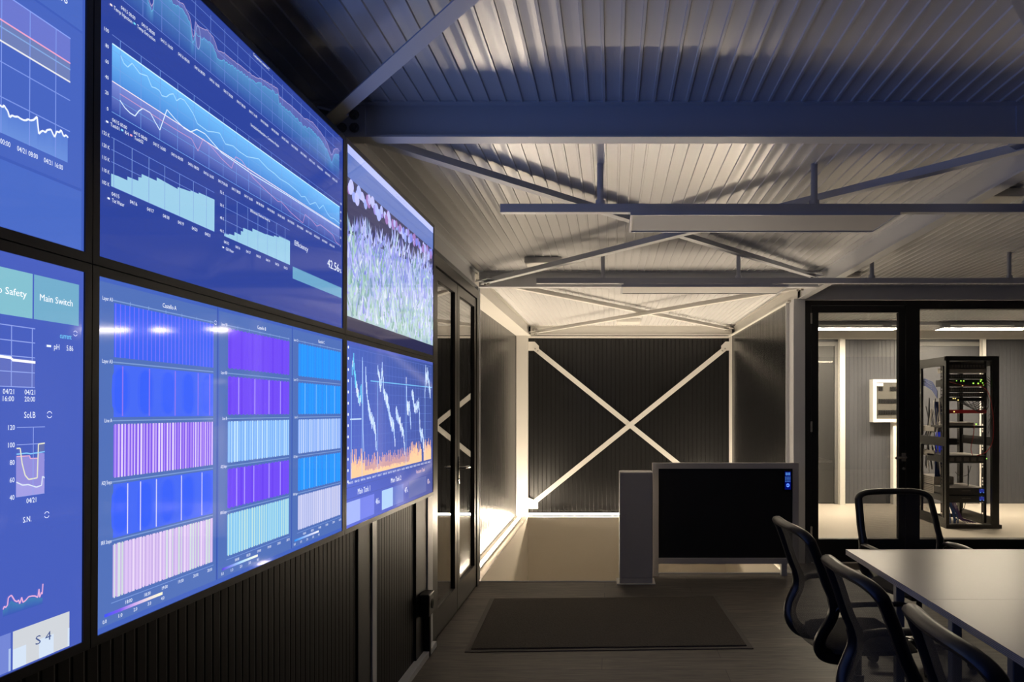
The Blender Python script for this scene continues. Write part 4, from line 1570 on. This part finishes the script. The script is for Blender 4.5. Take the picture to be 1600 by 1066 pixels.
# ================================================================== FLOOR MAT
rt = thing('door_mat', 'flat brown entrance mat lying on the dark plank floor', 'mat', (-0.03, 5.12, 0))
rt.rotation_euler = (0, 0, math.radians(2.2))
mb = MB()
mb.v = []
b = MB()
b.rbox(-0.885 - 0.03, 0.885 - 0.03, 5.12 - 0.62, 5.12 + 0.62, 0.0, 0.006, 0.002, 1)
b.build('mat_border', M['mat_edge'], rt)
b = MB()
b.rbox(-0.85 - 0.03, 0.85 - 0.03, 5.12 - 0.585, 5.12 + 0.585, 0.005, 0.014, 0.003, 1)
b.build('mat_pile', M['mat_pile'], rt)

# ================================================================== STAIR GUARD: pillar, black gate with keypad
o = thing('floor_pedestal', 'plain grey box pedestal at the edge of the stairwell', 'pedestal', (0.21, 6.27, 0))
b = MB()
b.rbox(0.067, 0.350, 6.18, 6.36, 0.045, 0.942, 0.012, 3)
b.build('body', M['bollard'], o)
b = MB()
b.rbox(0.070, 0.347, 6.183, 6.357, 0.006, 0.05, 0.004, 1)
b.build('plinth', M['bollard'], o)
b = MB()
b.box(0.046, 0.371, 6.16, 6.38, 0.0, 0.007)
b.build('foot_plate', M['cream'], o)

GX0, GX1, GY = 0.362, 1.650, 6.47
o = thing('stair_guard', 'black panel guard with grey frame closing the stairwell', 'guard', ((GX0 + GX1) / 2, GY, 0))
b = MB()
b.box(GX0, GX0 + 0.055, GY, GY + 0.05, 0.0, 0.995)
b.box(GX1 - 0.052, GX1, GY, GY + 0.05, 0.0, 0.995)
b.box(GX0 + 0.055, GX1 - 0.052, GY, GY + 0.05, 0.945, 0.995)
b.box(GX0 + 0.055, GX1 - 0.052, GY, GY + 0.05, 0.108, 0.158)
b.build('frame', M['bollard'], o)
b = MB()
b.box(GX0 + 0.055, GX1 - 0.052, GY + 0.018, GY + 0.04, 0.158, 0.945)
b.build('panel', M['panelblack'], o)
b = MB()
b.box(GX1 - 0.15, GX1 - 0.10, GY + 0.01, GY + 0.06, 0.0, 0.108)
b.build('foot', M['bollard'], o)
o = thing('keypad', 'small black keypad with glowing blue keys on the black guard', 'keypad', (1.553, GY + 0.018, 0.75))
b = MB()
b.rbox(1.512, 1.594, GY + 0.000, GY + 0.019, 0.745, 0.935, 0.008, 2)
b.build('housing', M['blackgloss'], o)
yk = GY - 0.001
b = MB()
b.box(1.527, 1.579, yk, yk + 0.002, 0.762, 0.92)
kf = b.build('key_field', mat('keypad_glow', (0.01, 0.01, 0.03), 0.3, emit=(0.0, 0.01, 0.35), estr=0.35), o)
b = MB()
for q in (1.534, 1.556):
    for sg in ((0, 0, 1, 1), (0, 6, 1, 7), (0, 12, 1, 13)):
        pass
    for (x0, x1, z0, z1) in ((0, .016, 0, .004), (0, .016, .0095, .0135), (0, .016, .019, .023), (0, .004, 0, .023), (.012, .016, 0, .023)):
        b.box(q + x0, q + x1, yk - 0.001, yk, 0.888 + z0, 0.888 + z1)
b.build('digits', M['led_bluew'], o)
for r in range(4):
    for cidx in range(4):
        k = MB()
        xx, z0 = 1.530 + cidx * 0.0125, 0.868 - r * 0.0125
        k.box(xx, xx + 0.0058, yk - 0.001, yk, z0, z0 + 0.0058)
        k.build('key', M['led_bluew'], kf)
b = MB()
zc, xc = 0.800, 1.553
for a0 in range(10):
    t0, t1 = math.pi * (0.95 - 1.9 * a0 / 10), math.pi * (0.95 - 1.9 * (a0 + 1) / 10)
    b.poly([(xc + .015 * math.cos(t0), yk - .001, zc + .017 * math.sin(t0)), (xc + .015 * math.cos(t1), yk - .001, zc + .017 * math.sin(t1)),
            (xc + .006 * math.cos(t1), yk - .001, zc + .006 * math.sin(t1)), (xc + .006 * math.cos(t0), yk - .001, zc + .006 * math.sin(t0))])
b.build('reader_symbol', M['led_blue'], o)

# ================================================================== TABLES
def table(label, y0, y1, legs):
    x0, x1 = 1.24, 3.06
    o = thing('conference_table', label, 'table', ((x0 + x1) / 2, (y0 + y1) / 2, 0), 'tables pushed together')
    b = MB()
    b.box(x0 + 0.0005, x1 - 0.0005, y0, y1, 0.712, 0.7375, 1)
    b.box(x0, x1, y0, y1, 0.7375, 0.740, 0)
    b.build('tabletop', [M['tabletop'], M['ply']], o)
    for (lx, ly) in legs:
        l = MB()
        l.rbox(lx - 0.02, lx + 0.02, ly - 0.02, ly + 0.02, 0.012, 0.67, 0.003, 1)
        l.cyl((lx, ly, 0), (lx, ly, 0.014), 0.018, 12)
        l.build('leg', M['leg'], o)
    r = MB()
    ys = [q[1] for q in legs]
    r.box(1.40, x1 - 0.14, min(ys) - 0.02, min(ys) + 0.02, 0.67, 0.712)
    r.box(1.40, x1 - 0.14, max(ys) - 0.02, max(ys) + 0.02, 0.67, 0.712)
    r.box(1.36, 1.40, min(ys) - 0.02, max(ys) + 0.02, 0.67, 0.712)
    r.box(x1 - 0.14, x1 - 0.10, min(ys) - 0.02, max(ys) + 0.02, 0.67, 0.712)
    r.build('frame_rail', M['leg'], o)


table('far white table with plywood edge, nearest the server room', 2.886, 3.893, [(1.38, 3.53), (1.38, 2.955), (2.94, 3.53), (2.94, 2.955)])
table('near white table with plywood edge at the right frame edge', 1.876, 2.884, [(1.38, 2.51), (1.38, 1.95), (2.94, 2.51), (2.94, 1.95)])

# ================================================================== CHAIRS
PROF = [(-.318, .955), (-.300, .92), (-.283, .88), (-.265, .83), (-.248, .78), (-.230, .73), (-.212, .69), (-.202, .65), (-.205, .61),
        (-.222, .57), (-.243, .53), (-.254, .49), (-.248, .45), (-.222, .418), (-.175, .40), (-.11, .395)]
ZE = 0.875


def prof_x(z):
    for (xa, za), (xb, zb) in zip(PROF[:-1], PROF[1:]):
        if zb <= z <= za:
            return xb + (xa - xb) * (z - zb) / (za - zb)
    return PROF[0][0]


def hw(z):
    return interp([(.39, .17), (.45, .20), (.50, .226), (.56, .245), (.66, .25), (.78, .247), (.88, .238), (.96, .232)], z)


def back_pt(u, x, z, wdt):
    return (x - 0.028 * (1 - u * u), u * wdt, z)


def make_chair():
    t = thing('office_chair', 'black mesh office chair', 'chair', (0, 0, 0), 'office chairs around the table')
    side = []
    for (x, z) in PROF[::-1]:
        if z < ZE:
            side.append((x, z))
    path = []
    for (x, z) in side:
        path.append(back_pt(1, x, z, hw(z)))
    for k in range(1, 20):
        an = math.pi * k / 20
        u = math.copysign(abs(math.cos(an)) ** 0.42, math.cos(an))
        z = ZE + (0.955 - ZE) * math.sin(an) ** 0.55
        path.append(back_pt(u, prof_x(z), z, hw(ZE)))
    for (x, z) in side[::-1]:
        path.append(back_pt(-1, x, z, hw(z)))
    n = len(path)
    # denser, smoother path
    P = [Vector(p) for p in path]
    Q = []
    for i in range(n - 1):
        p0, p1, p2, p3 = P[max(i - 1, 0)], P[i], P[i + 1], P[min(i + 2, n - 1)]
        for k in range(3):
            f = k / 3
            Q.append(0.5 * ((2 * p1) + (p2 - p0) * f + (2 * p0 - 5 * p1 + 4 * p2 - p3) * f * f + (3 * p1 - p0 - 3 * p2 + p3) * f ** 3))
    Q.append(P[-1])
    rr = []
    for q in Q:
        rr.append(0.031 if q.z < 0.68 else 0.026)
    b = MB()
    b.tube(Q, rr, 10, r2=[a * 0.72 for a in rr], ref=(0, 1, 0))
    b.build('back_frame', M['chair'], t, smooth=True)
    rows = []
    for (x, z) in PROF[:-2]:
        pass
    zs = []
    for i in range(len(PROF) - 3):
        for k in range(3):
            f = k / 3
            zs.append((PROF[i][0] * (1 - f) + PROF[i + 1][0] * f, PROF[i][1] * (1 - f) + PROF[i + 1][1] * f))
    for (x, z) in zs:
        wdt = hw(z)
        if z > ZE:
            q = min(1.0, (z - ZE) / (0.9551 - ZE))
            wdt = hw(ZE) * max(0.0, (1 - q ** 3.6)) ** 0.21
        rows.append([back_pt(u, x, z, wdt) for u in [(-1 + 2 * k / 14) for k in range(15)]])
    b = MB()
    b.grid(rows)
    b.build('back_mesh', M['net'], t, smooth=True)
    # seat
    b = MB()
    bm_rows = []
    nx, ny = 14, 14
    for i in range(nx + 1):
        fx = -1 + 2 * i / nx
        row = []
        for j in range(ny + 1):
            fy = -1 + 2 * j / ny
            rx, ry = 0.215, 0.245
            px_, py_ = fx * rx * math.sqrt(1 - 0.28 * fy * fy), fy * ry * math.sqrt(1 - 0.28 * fx * fx)
            e = max(abs(fx), abs(fy))
            zt = 0.475 - 0.030 * max(0, e - 0.55) / 0.45 * max(0, e - 0.55) / 0.45 - (0.015 if fx > 0.8 else 0)
            row.append((px_, py_, zt))
        bm_rows.append(row)
    b.grid(bm_rows)
    low = [[(p[0], p[1], 0.425) for p in r] for r in bm_rows]
    b.grid([r[::-1] for r in low])
    ring = [bm_rows[0][j] for j in range(ny)] + [bm_rows[i][ny] for i in range(nx)] + [bm_rows[nx][j] for j in range(ny, 0, -1)] + [bm_rows[i][0] for i in range(nx, 0, -1)]
    b.grid([ring + [ring[0]], [(p[0], p[1], 0.425) for p in ring + [ring[0]]]])
    b.build('seat', M['seat'], t, smooth=True)
    for sgn in (1, -1):
        b = MB()
        pts = [(-.208, sgn * .246, .60), (-.19, sgn * .256, .635), (-.15, sgn * .266, .652), (-.08, sgn * .272, .657), (.0, sgn * .274, .657), (.07, sgn * .272, .655), (.105, sgn * .268, .652)]
        b.tube(pts, [.020, .022, .024, .026, .026, .024, .012], 10, r2=[.016, .015, .013, .012, .012, .011, .008], ref=(0, 0, 1))
        b.build('armrest', M['chair'], t, smooth=True)
    b = MB()
    b.rbox(-.13, .12, -.11, .11, .375, .43, .015, 2)
    b.tube([(-.13, .165, .397), (-.05, .12, .405), (.02, .06, .405)], .022, 8)
    b.tube([(-.13, -.165, .397), (-.05, -.12, .405), (.02, -.06, .405)], .022, 8)
    b.build('seat_mechanism', M['chair'], t, smooth=True)
    b = MB()
    b.cyl((0, 0, .10), (0, 0, .26), .028, 14)
    b.cyl((0, 0, .26), (0, 0, .38), .017, 14)
    b.build('gas_lift', M['chair'], t, smooth=True)
    b = MB()
    b.cyl((0, 0, .075), (0, 0, .13), .045, 16)
    for k in range(5):
        a = 2 * math.pi * k / 5 + 0.94
        c, s = math.cos(a), math.sin(a)
        b.tube([(0.02 * c, 0.02 * s, .108), (.15 * c, .15 * s, .098), (.30 * c, .30 * s, .078)], [.026, .022, .016], 8, r2=[.018, .014, .010])
    sb_ = b.build('star_base', M['chair'], t, smooth=True)
    for k in range(5):
        a = 2 * math.pi * k / 5 + 0.94
        c, s = math.cos(a), math.sin(a)
        b = MB()
        for q in (-.014, .014):
            p = Vector((.285 * c - q * s, .285 * s + q * c, .028))
            dq = Vector((-s, c, 0)) * .009
            b.cyl(p - dq, p + dq, .0275, 14)
        b.cyl((.285 * c, .285 * s, .028), (.285 * c, .285 * s, .085), .008, 8)
        b.build('caster', M['black'], sb_, smooth=True)
    return t


c0 = make_chair()
c0.location = (1.14, 3.40, 0)
c0.rotation_euler = (0, 0, math.radians(3))
c0['label'] = 'farthest of three mesh chairs along the table side, beside the guard panel'
dup(c0, (1.11, 2.47, 0), math.radians(2), 'middle of three black mesh chairs along the left table side')
dup(c0, (1.13, 1.79, 0), math.radians(-2), 'nearest black mesh chair, at the lower right corner of the view')
dup(c0, (1.815, 4.34, 0), math.radians(-90 + 6), 'black mesh chair at the table end, facing the camera')

# ================================================================== SERVER ROOM CONTENT
RX0, RX1, RY0, RY1 = 4.085, 4.735, 8.98, 9.95
o = thing('server_rack', 'tall open black server rack behind the glass front', 'rack', ((RX0 + RX1) / 2, (RY0 + RY1) / 2, 0))
for (x0, x1, y0, y1) in ((RX0, RX0 + 0.042, RY0, RY0 + 0.05), (RX1 - 0.085, RX1, RY0, RY0 + 0.05), (RX0, RX0 + 0.042, RY1 - 0.05, RY1), (RX1 - 0.05, RX1, RY1 - 0.05, RY1)):
    b = MB()
    b.box(x0, x1, y0, y1, 0.03, 2.10)
    b.build('corner_post', M['rack'], o)
b = MB()
b.box(RX0, RX1, RY0 + 0.001, RY0 + 0.05, 2.05, 2.104)
b.box(RX0, RX1, RY1 - 0.05, RY1 - 0.001, 2.05, 2.104)
b.box(RX0 + 0.001, RX0 + 0.03, RY0 + 0.05, RY1 - 0.05, 1.99, 2.10)
b.box(RX1 - 0.03, RX1 - 0.001, RY0 + 0.05, RY1 - 0.05, 1.99, 2.10)
b.box(RX0 + 0.03, RX1 - 0.03, RY0 + 0.05, RY1 - 0.05, 2.085, 2.10)
b.build('top', M['rack'], o)
b = MB()
b.box(RX0 - 0.005, RX1 + 0.025, RY0 - 0.015, RY0 + 0.06, 0, 0.045)
b.box(RX0, RX1, RY1 - 0.06, RY1, 0, 0.045)
b.box(RX0 + 0.001, RX0 + 0.03, RY0 + 0.05, RY1 - 0.05, 0, 0.12)
b.box(RX1 - 0.03, RX1 - 0.001, RY0 + 0.05, RY1 - 0.05, 0, 0.12)
b.build('base', M['rack'], o)
b = MB()
b.box(RX0 + 0.001, RX0 + 0.02, RY0 + 0.05, RY1 - 0.05, 1.00, 1.11)
b.box(RX1 - 0.02, RX1 - 0.001, RY0 + 0.05, RY1 - 0.05, 1.00, 1.11)
b.box(RX0 + 0.05, RX1 - 0.05, RY1 - 0.04, RY1 - 0.03, 0.97, 1.06)
b.build('middle_rail', M['rack'], o)
for sx in (RX0 + 0.012, RX1 - 0.13):
    for sy in (RY0 + 0.11, RY1 - 0.22):
        b = MB()
        z = 0.10
        # rail with square holes: two flanges and rungs
        b.box(sx, sx + 0.03, sy, sy + 0.010, 0.05, 2.05)
        b.box(sx, sx + 0.004, sy + 0.010, sy + 0.024, 0.05, 2.05)
        b.box(sx, sx + 0.004, sy + 0.058, sy + 0.070, 0.05, 2.05)
        k = 0
        while z < 2.0:
            if k % 5 == 3:
                b.box(sx, sx + 0.004, sy + 0.024, sy + 0.058, z - 0.06, z + 0.06)
            else:
                b.box(sx, sx + 0.004, sy + 0.024, sy + 0.058, z - 0.008, z + 0.008)
            z += 0.044
            k += 1
        b.build('mounting_rail_strip', M['rack'], o)

GXa, GXb = RX0 + 0.05, RX1 - 0.105
FY = RY0 + 0.10


def gear(name, label, cat, z0, z1, depth=0.3, m='gearblack', ports=0, leds=(), group=None, top=None, front=True):
    o = thing(name, label, cat, ((GXa + GXb) / 2, FY + depth / 2, z0), group)
    b = MB()
    b.rbox(GXa, GXb, FY, FY + depth, z0, z1, 0.002, 1)
    cs = b.build('case', M[m], o)
    if top:
        b = MB()
        b.box(GXa + 0.004, GXb - 0.004, FY + 0.006, FY + depth - 0.006, z1, z1 + 0.002)
        b.build('lid', M[top], o)
    if ports:
        b = MB()
        w = (GXb - GXa - 0.04) / ports
        for k in range(ports):
            x = GXa + 0.02 + k * w
            b.box(x + w * 0.15, x + w * 0.8, FY - 0.004, FY, z0 + (z1 - z0) * 0.25, z0 + (z1 - z0) * 0.75)
        b.build('port_row', M['gearfins'], cs)
    for (fx, fz, lm, sz) in leds:
        b = MB()
        x = GXa + (GXb - GXa) * fx
        z = z0 + (z1 - z0) * fz
        b.box(x - sz, x + sz, FY - 0.006, FY - 0.001, z - sz, z + sz)
        b.build('indicator_light', M[lm], cs)
    return o


def zy(y):
    return EYE - (y - 634) * 9.08 / F


GPP = 'patch panels in the server rack'
gear('patch_panel', 'topmost patch panel under the rack top', 'patch panel', zy(577), zy(568), 0.10, ports=12, group=GPP)
gear('media_converter', 'grey unit on the upper shelf of the server rack', 'converter', zy(582.5), zy(574.5), 0.25, 'rackgrey')
gear('patch_panel', 'patch panel just above the switch with green lights', 'patch panel', zy(592), zy(585), 0.10, ports=16, group=GPP)
gear('network_switch', 'rack switch with a row of yellow-green lights', 'switch', zy(604), zy(593), 0.30,
     leds=[(.25, .8, 'led_green', .004), (.36, .78, 'led_green', .006), (.43, .78, 'led_green', .006), (.67, .45, 'led_green', .007), (.79, .42, 'led_green', .007),
           (.85, .75, 'led_green', .006), (.90, .5, 'led_green', .005), (.87, .95, 'led_green', .006), (.92, .2, 'led_green', .004), (.40, .1, 'led_amber', .004)])
gear('patch_panel', 'patch panel directly below the switch with green lights', 'patch panel', zy(613), zy(605.5), 0.10, ports=16, group=GPP)
gear('patch_panel', 'lowest patch panel, above the blue cables', 'patch panel', zy(620), zy(614), 0.10, ports=16, group=GPP)
gear('router', 'router with four amber lights over the blue cables', 'router', zy(627), zy(621.5), 0.20,
     leds=[(.02, .3, 'led_amber', .006), (.17, .75, 'led_amber', .006), (.22, .75, 'led_amber', .006), (.29, .3, 'led_amber', .006)])
gear('power_strip', 'red power strip across the server rack', 'power strip', zy(646), zy(640.5), 0.05, 'redplastic', leds=[(.19, .45, 'led_amber', .007)])
o = gear('rack_shelf', 'black shelf in the server rack carrying a flat computer', 'shelf', zy(669), zy(665.5), 0.45)
o = thing('mini_computer', 'flat silver computer lying on the rack shelf', 'computer', (4.30, FY + 0.15, zy(665.5)))
b = MB()
b.rbox(GXa + 0.01, GXa + 0.34, FY + 0.0, FY + 0.25, zy(665.2), zy(660), 0.004, 1)
b.build('case', M['rackgrey'], o)
b = MB()
b.box(GXa + 0.36, GXa + 0.375, FY - 0.003, FY + 0.002, zy(664), zy(662))
b.build('indicator_light', M['led_green'], o)
gear('rack_server', 'slim server with one blue light, middle of the rack', 'server', zy(724), zy(712), 0.55, top='rackgrey', ports=5,
     leds=[(.02, .55, 'led_blue', .008), (1.0, .6, 'led_green', .005)])
for (lb, ya, yb) in (('upper of two black servers with blue displays', 773.5, 763), ('lower of two black servers with blue displays', 785.5, 775)):
    o = gear('rack_server', lb, 'server', zy(ya), zy(yb), 0.60, top='rackgrey' if yb == 763 else None, group='pair of servers at the bottom of the rack',
             leds=[(.845, .35, 'led_bluew', .006), (.925, .35, 'led_bluew', .005), (.88, .85, 'led_bluew', .004)])
    b = MB()
    b.box(GXa + 0.405, GXa + 0.465, FY - 0.003, FY, zy(ya) + 0.03, zy(yb) - 0.012)
    b.build('front_display', M['led_blued'], o)
    b = MB()
    b.box(GXa + 0.19, GXa + 0.30, FY - 0.0015, FY, (zy(ya) + zy(yb)) / 2 + .004, (zy(ya) + zy(yb)) / 2 + 0.016)
    b.build('name_plate', M['gearfins'], o)

# perforated power supplies seen through the open rack side
for k, (z0, z1) in enumerate(((0.375, 0.475), (0.490, 0.590))):
    o = thing('power_supply', ['lower', 'upper'][k] + ' perforated grey power supply at the back of the rack', 'power supply', (RX0 + 0.1, 9.68, z0), 'perforated power supplies')
    b = MB()
    b.box(RX0 + 0.045, RX0 + 0.30, 9.42, 9.84, z0, z1)
    b.build('case', M['rackgrey'], o)
    b = MB()
    for i in range(12):
        for j in range(4):
            yy, zz2 = 9.45 + i * 0.031, z0 + 0.014 + j * 0.022
            b.box(RX0 + 0.0435, RX0 + 0.045, yy, yy + 0.014, zz2, zz2 + 0.012)
    b.build('vent_holes', M['gearblack'], o)


def cable(name, label, pts, r, m, n=6, group=None):
    P = [Vector(p) for p in pts]
    Q = []
    for i in range(len(P) - 1):
        p0, p1, p2, p3 = P[max(i - 1, 0)], P[i], P[i + 1], P[min(i + 2, len(P) - 1)]
        for k in range(6):
            f = k / 6
            Q.append(0.5 * ((2 * p1) + (p2 - p0) * f + (2 * p0 - 5 * p1 + 4 * p2 - p3) * f * f + (3 * p1 - p0 - 3 * p2 + p3) * f ** 3))
    Q.append(P[-1])
    b = MB()
    b.tube(Q, r, n)
    return tag(b.build(name, M[m], smooth=True), label, 'cable', group)


GC = 'loose cables in the server rack'
rr = random.Random(4)
cable('cable', 'red cable looping down the right side of the rack', [(4.50, FY - .015, zy(600)), (4.62, FY - .05, zy(612)), (4.64, RY0 - .02, zy(640)), (4.645, RY0 - .04, zy(665)), (4.635, RY0 - .03, zy(690)), (4.60, FY - .05, zy(706)), (4.50, FY - .02, zy(712))], .0055, 'redcable', group=GC)
cable('cable', 'red cable drooping across the switch lights', [(GXa + .01, FY - .012, zy(596)), (4.28, FY - .04, zy(601)), (4.42, FY - .05, zy(604)), (4.56, FY - .03, zy(602)), (GXb, FY - .012, zy(598))], .0045, 'redcable', group=GC)
cable('cable', 'thin red cable hanging before the black middle rail', [(4.47, FY - .02, zy(663)), (4.45, FY - .04, zy(680)), (4.42, FY - .035, zy(700)), (4.45, FY - .02, zy(712))], .0045, 'redcable', group=GC)
for k in range(7):
    x0 = 4.40 + .03 * k
    cable('cable', ['black cable looping left below the patch panels', 'black cable looping widest below the patch panels', 'second black loop below the patch panels', 'third black loop below the patch panels', 'fourth black loop below the patch panels', 'fifth black loop below the patch panels', 'rightmost black loop below the patch panels'][k],
          [(x0 - .14 + rr.uniform(-.03, .03), FY + .05, zy(621)), (x0 - .06, FY - .02, zy(632 + 2 * k)), (x0 + .06, FY - .03, zy(630 + k)), (4.60 + .004 * k, FY - .02, zy(618 - k)), (4.625, FY - .015, zy(606 - 2 * k))], .0045, 'blackcable', group=GC)
for k in range(4):
    cable('cable', ['black cable hugging the right rack post', 'black cable curling over the right rack post', 'black cable hanging free at the right rack post', 'black cable bending out at the right rack post'][k],
          [(4.63, FY - .02, zy(588 + 4 * k)), (4.67 + .012 * k, RY0 - .012, zy(602 + 4 * k)), (4.665 + .01 * k, RY0 - .015, zy(620)), (4.69 - .012 * k, RY0 - .012, zy(632 + 5 * k)), (4.64, FY - .03, zy(650 + 9 * k))], .0045, 'blackcable', group=GC)
cable('cable', 'thin black cable sagging under the slim server', [(4.27, FY + .06, zy(738)), (4.32, FY + .05, zy(744)), (4.42, FY + .05, zy(743)), (4.47, FY + .06, zy(729))], .004, 'blackcable', group=GC)
cable('cable', 'black cable dropping straight behind the slim server', [(4.50, FY + .20, zy(730)), (4.505, FY + .2, zy(745)), (4.50, FY + .2, zy(762))], .007, 'blackcable', group=GC)
cable('cable', 'black cable from the lower server to the floor', [(4.42, FY + .1, zy(786)), (4.40, FY + .1, zy(796)), (4.35, FY + .12, zy(805)), (4.31, FY + .15, .03)], .004, 'blackcable', group=GC)

o = thing('cable_bundle', 'bundle of blue cables spilling from the bottom of the rack', 'cable bundle', (4.16, FY + .1, 0.1))
b = MB()
for k in range(16):
    x = GXa + .005 + .009 * k
    q = rr.uniform(-.02, .02)
    b.tube([(x * .6 + (GXa + .03) * .4, FY + .08 + q, zy(786)), (x + q, FY + .04 + q, zy(800)), (x * 1.0 + .012 + q, FY + .03, zy(812)), (x + .025 + q, FY + .06, zy(819))], .005, 6)
b.build('blue_strands', M['bluecable2'], o, smooth=True)
b = MB()
for k in range(5):
    x = GXa + .10 + .012 * k
    b.tube([(x, FY + .08, zy(786)), (x + .02, FY + .05, zy(798)), (x + .07, FY + .04, zy(811)), (x + .16 + .02 * k, FY + .05, zy(818))], .005, 6)
b.build('violet_strands', M['purplecable'], o, smooth=True)
o = thing('cable_bundle', 'upright bundle of blue cables on the left inside the rack', 'cable bundle', (4.17, FY + .35, .55))
b = MB()
for k in range(9):
    x = GXa + .02 + .012 * k
    b.tube([(x, FY + .36, zy(628)), (x + rr.uniform(-.01, .01), FY + .34, zy(660)), (x + rr.uniform(-.01, .01), FY + .36, zy(700)), (x, FY + .36, zy(752))], .0065, 6)
b.build('blue_strands', M['bluecable'], o, smooth=True)
b = MB()
b.box(GXa + .015, GXa + .11, FY + .325, FY + .335, zy(709), zy(677))
b.build('blue_glow_patch', M['led_blued'], o)  # glowing slab stands in for blue LED light on the cables
o = thing('cable_bundle', 'blue cable bundle arching at the back of the open rack side', 'cable bundle', (RX0 + .1, 9.7, 1.75))
b = MB()
for k in range(5):
    b.tube([(RX0 + .05, 9.90, 1.83 - .02 * k), (RX0 + .06, 9.72, 1.85 - .02 * k), (RX0 + .07, 9.52, 1.80 - .025 * k), (RX0 + .08, 9.40, 1.68 - .02 * k)], .008, 6)
b.build('blue_strands', M['bluecable'], o, smooth=True)
o = thing('cable_bundle', 'tangle of black and grey cables at the open rack side', 'cable bundle', (RX0 + .1, 9.6, .75))
b, b2 = MB(), MB()
for k in range(14):
    y0 = 9.40 + rr.uniform(0, .45)
    tgt = b if k % 3 else b2
    tgt.tube([(RX0 + .06 + rr.uniform(0, .06), y0, rr.uniform(1.35, 1.6)), (RX0 + .05 + rr.uniform(0, .06), y0 + rr.uniform(-.08, .08), 1.25), (RX0 + .06, y0 + rr.uniform(-.12, .12), rr.uniform(.95, 1.15)), (RX0 + .06 + rr.uniform(0, .05), y0 + rr.uniform(-.15, .15), rr.uniform(.62, .85))], .006, 6)
b.build('black_strands', M['blackcable'], o, smooth=True)
b2.build('grey_strands', M['greycable'], o, smooth=True)
for k, (z0, lb) in enumerate(((1.165, 'upper grey terminal box at the open rack side'), (0.85, 'lower grey terminal box at the open rack side'))):
    b = MB()
    b.rbox(RX0 + .05, RX0 + .2, 9.42, 9.80, z0, z0 + .075, .006, 1)
    tag(b.build('terminal_box', M['rackgrey']), lb, 'box', 'terminal boxes')

# breaker cabinet and trunking on the server room back wall
o = thing('breaker_cabinet', 'white framed breaker cabinet on the server room back wall', 'cabinet', (4.2, 11.2, 1.25))
x0, x1, z0, z1 = 3.95, 4.50, 1.249, 1.896
b = MB()
b.box(x0, x1, 11.12, 11.26, z0, z1)
b.build('case', M['white'], o)
b = MB()
b.box(x0, x0 + .05, 11.095, 11.12, z0, z1)
b.box(x1 - .05, x1, 11.095, 11.12, z0, z1)
b.box(x0 + .05, x1 - .05, 11.095, 11.12, z1 - .05, z1)
b.box(x0 + .05, x1 - .05, 11.095, 11.12, z0, z0 + .05)
b.build('frame', M['white'], o)
b = MB()
b.box(x0 + .05, x1 - .05, 11.11, 11.125, z0 + .05, z1 - .05)
b.build('panel', M['cabinetgrey'], o)
for r, zc in enumerate((1.755, 1.57, 1.40)):
    b = MB()
    for k in range(10):
        if r == 0 and 2 <= k <= 4:
            continue
        xx = x0 + .08 + k * .036
        b.box(xx, xx + .030, 11.095, 11.11, zc - .03, zc + .03)
        b.box(xx + .010, xx + .020, 11.085, 11.095, zc - .008, zc + .014)
    b.build('breaker_row', M['gearblack'], o)
b = MB()
b.box(x0 + .055, x0 + .15, 11.09, 11.11, 1.795, 1.838)
b.build('label_plate', M['white'], o)
b = MB()
b.box(x0 + .345, x0 + .36, 11.08, 11.095, 1.755, 1.77)
b.build('indicator_light', M['led_red'], o)
b = MB()
b.box(4.27, 4.47, 11.14, 11.26, 0.0, 1.249)
tag(b.build('trunking_column', M['white']), 'white trunking column between breaker cabinet and floor', 'column')
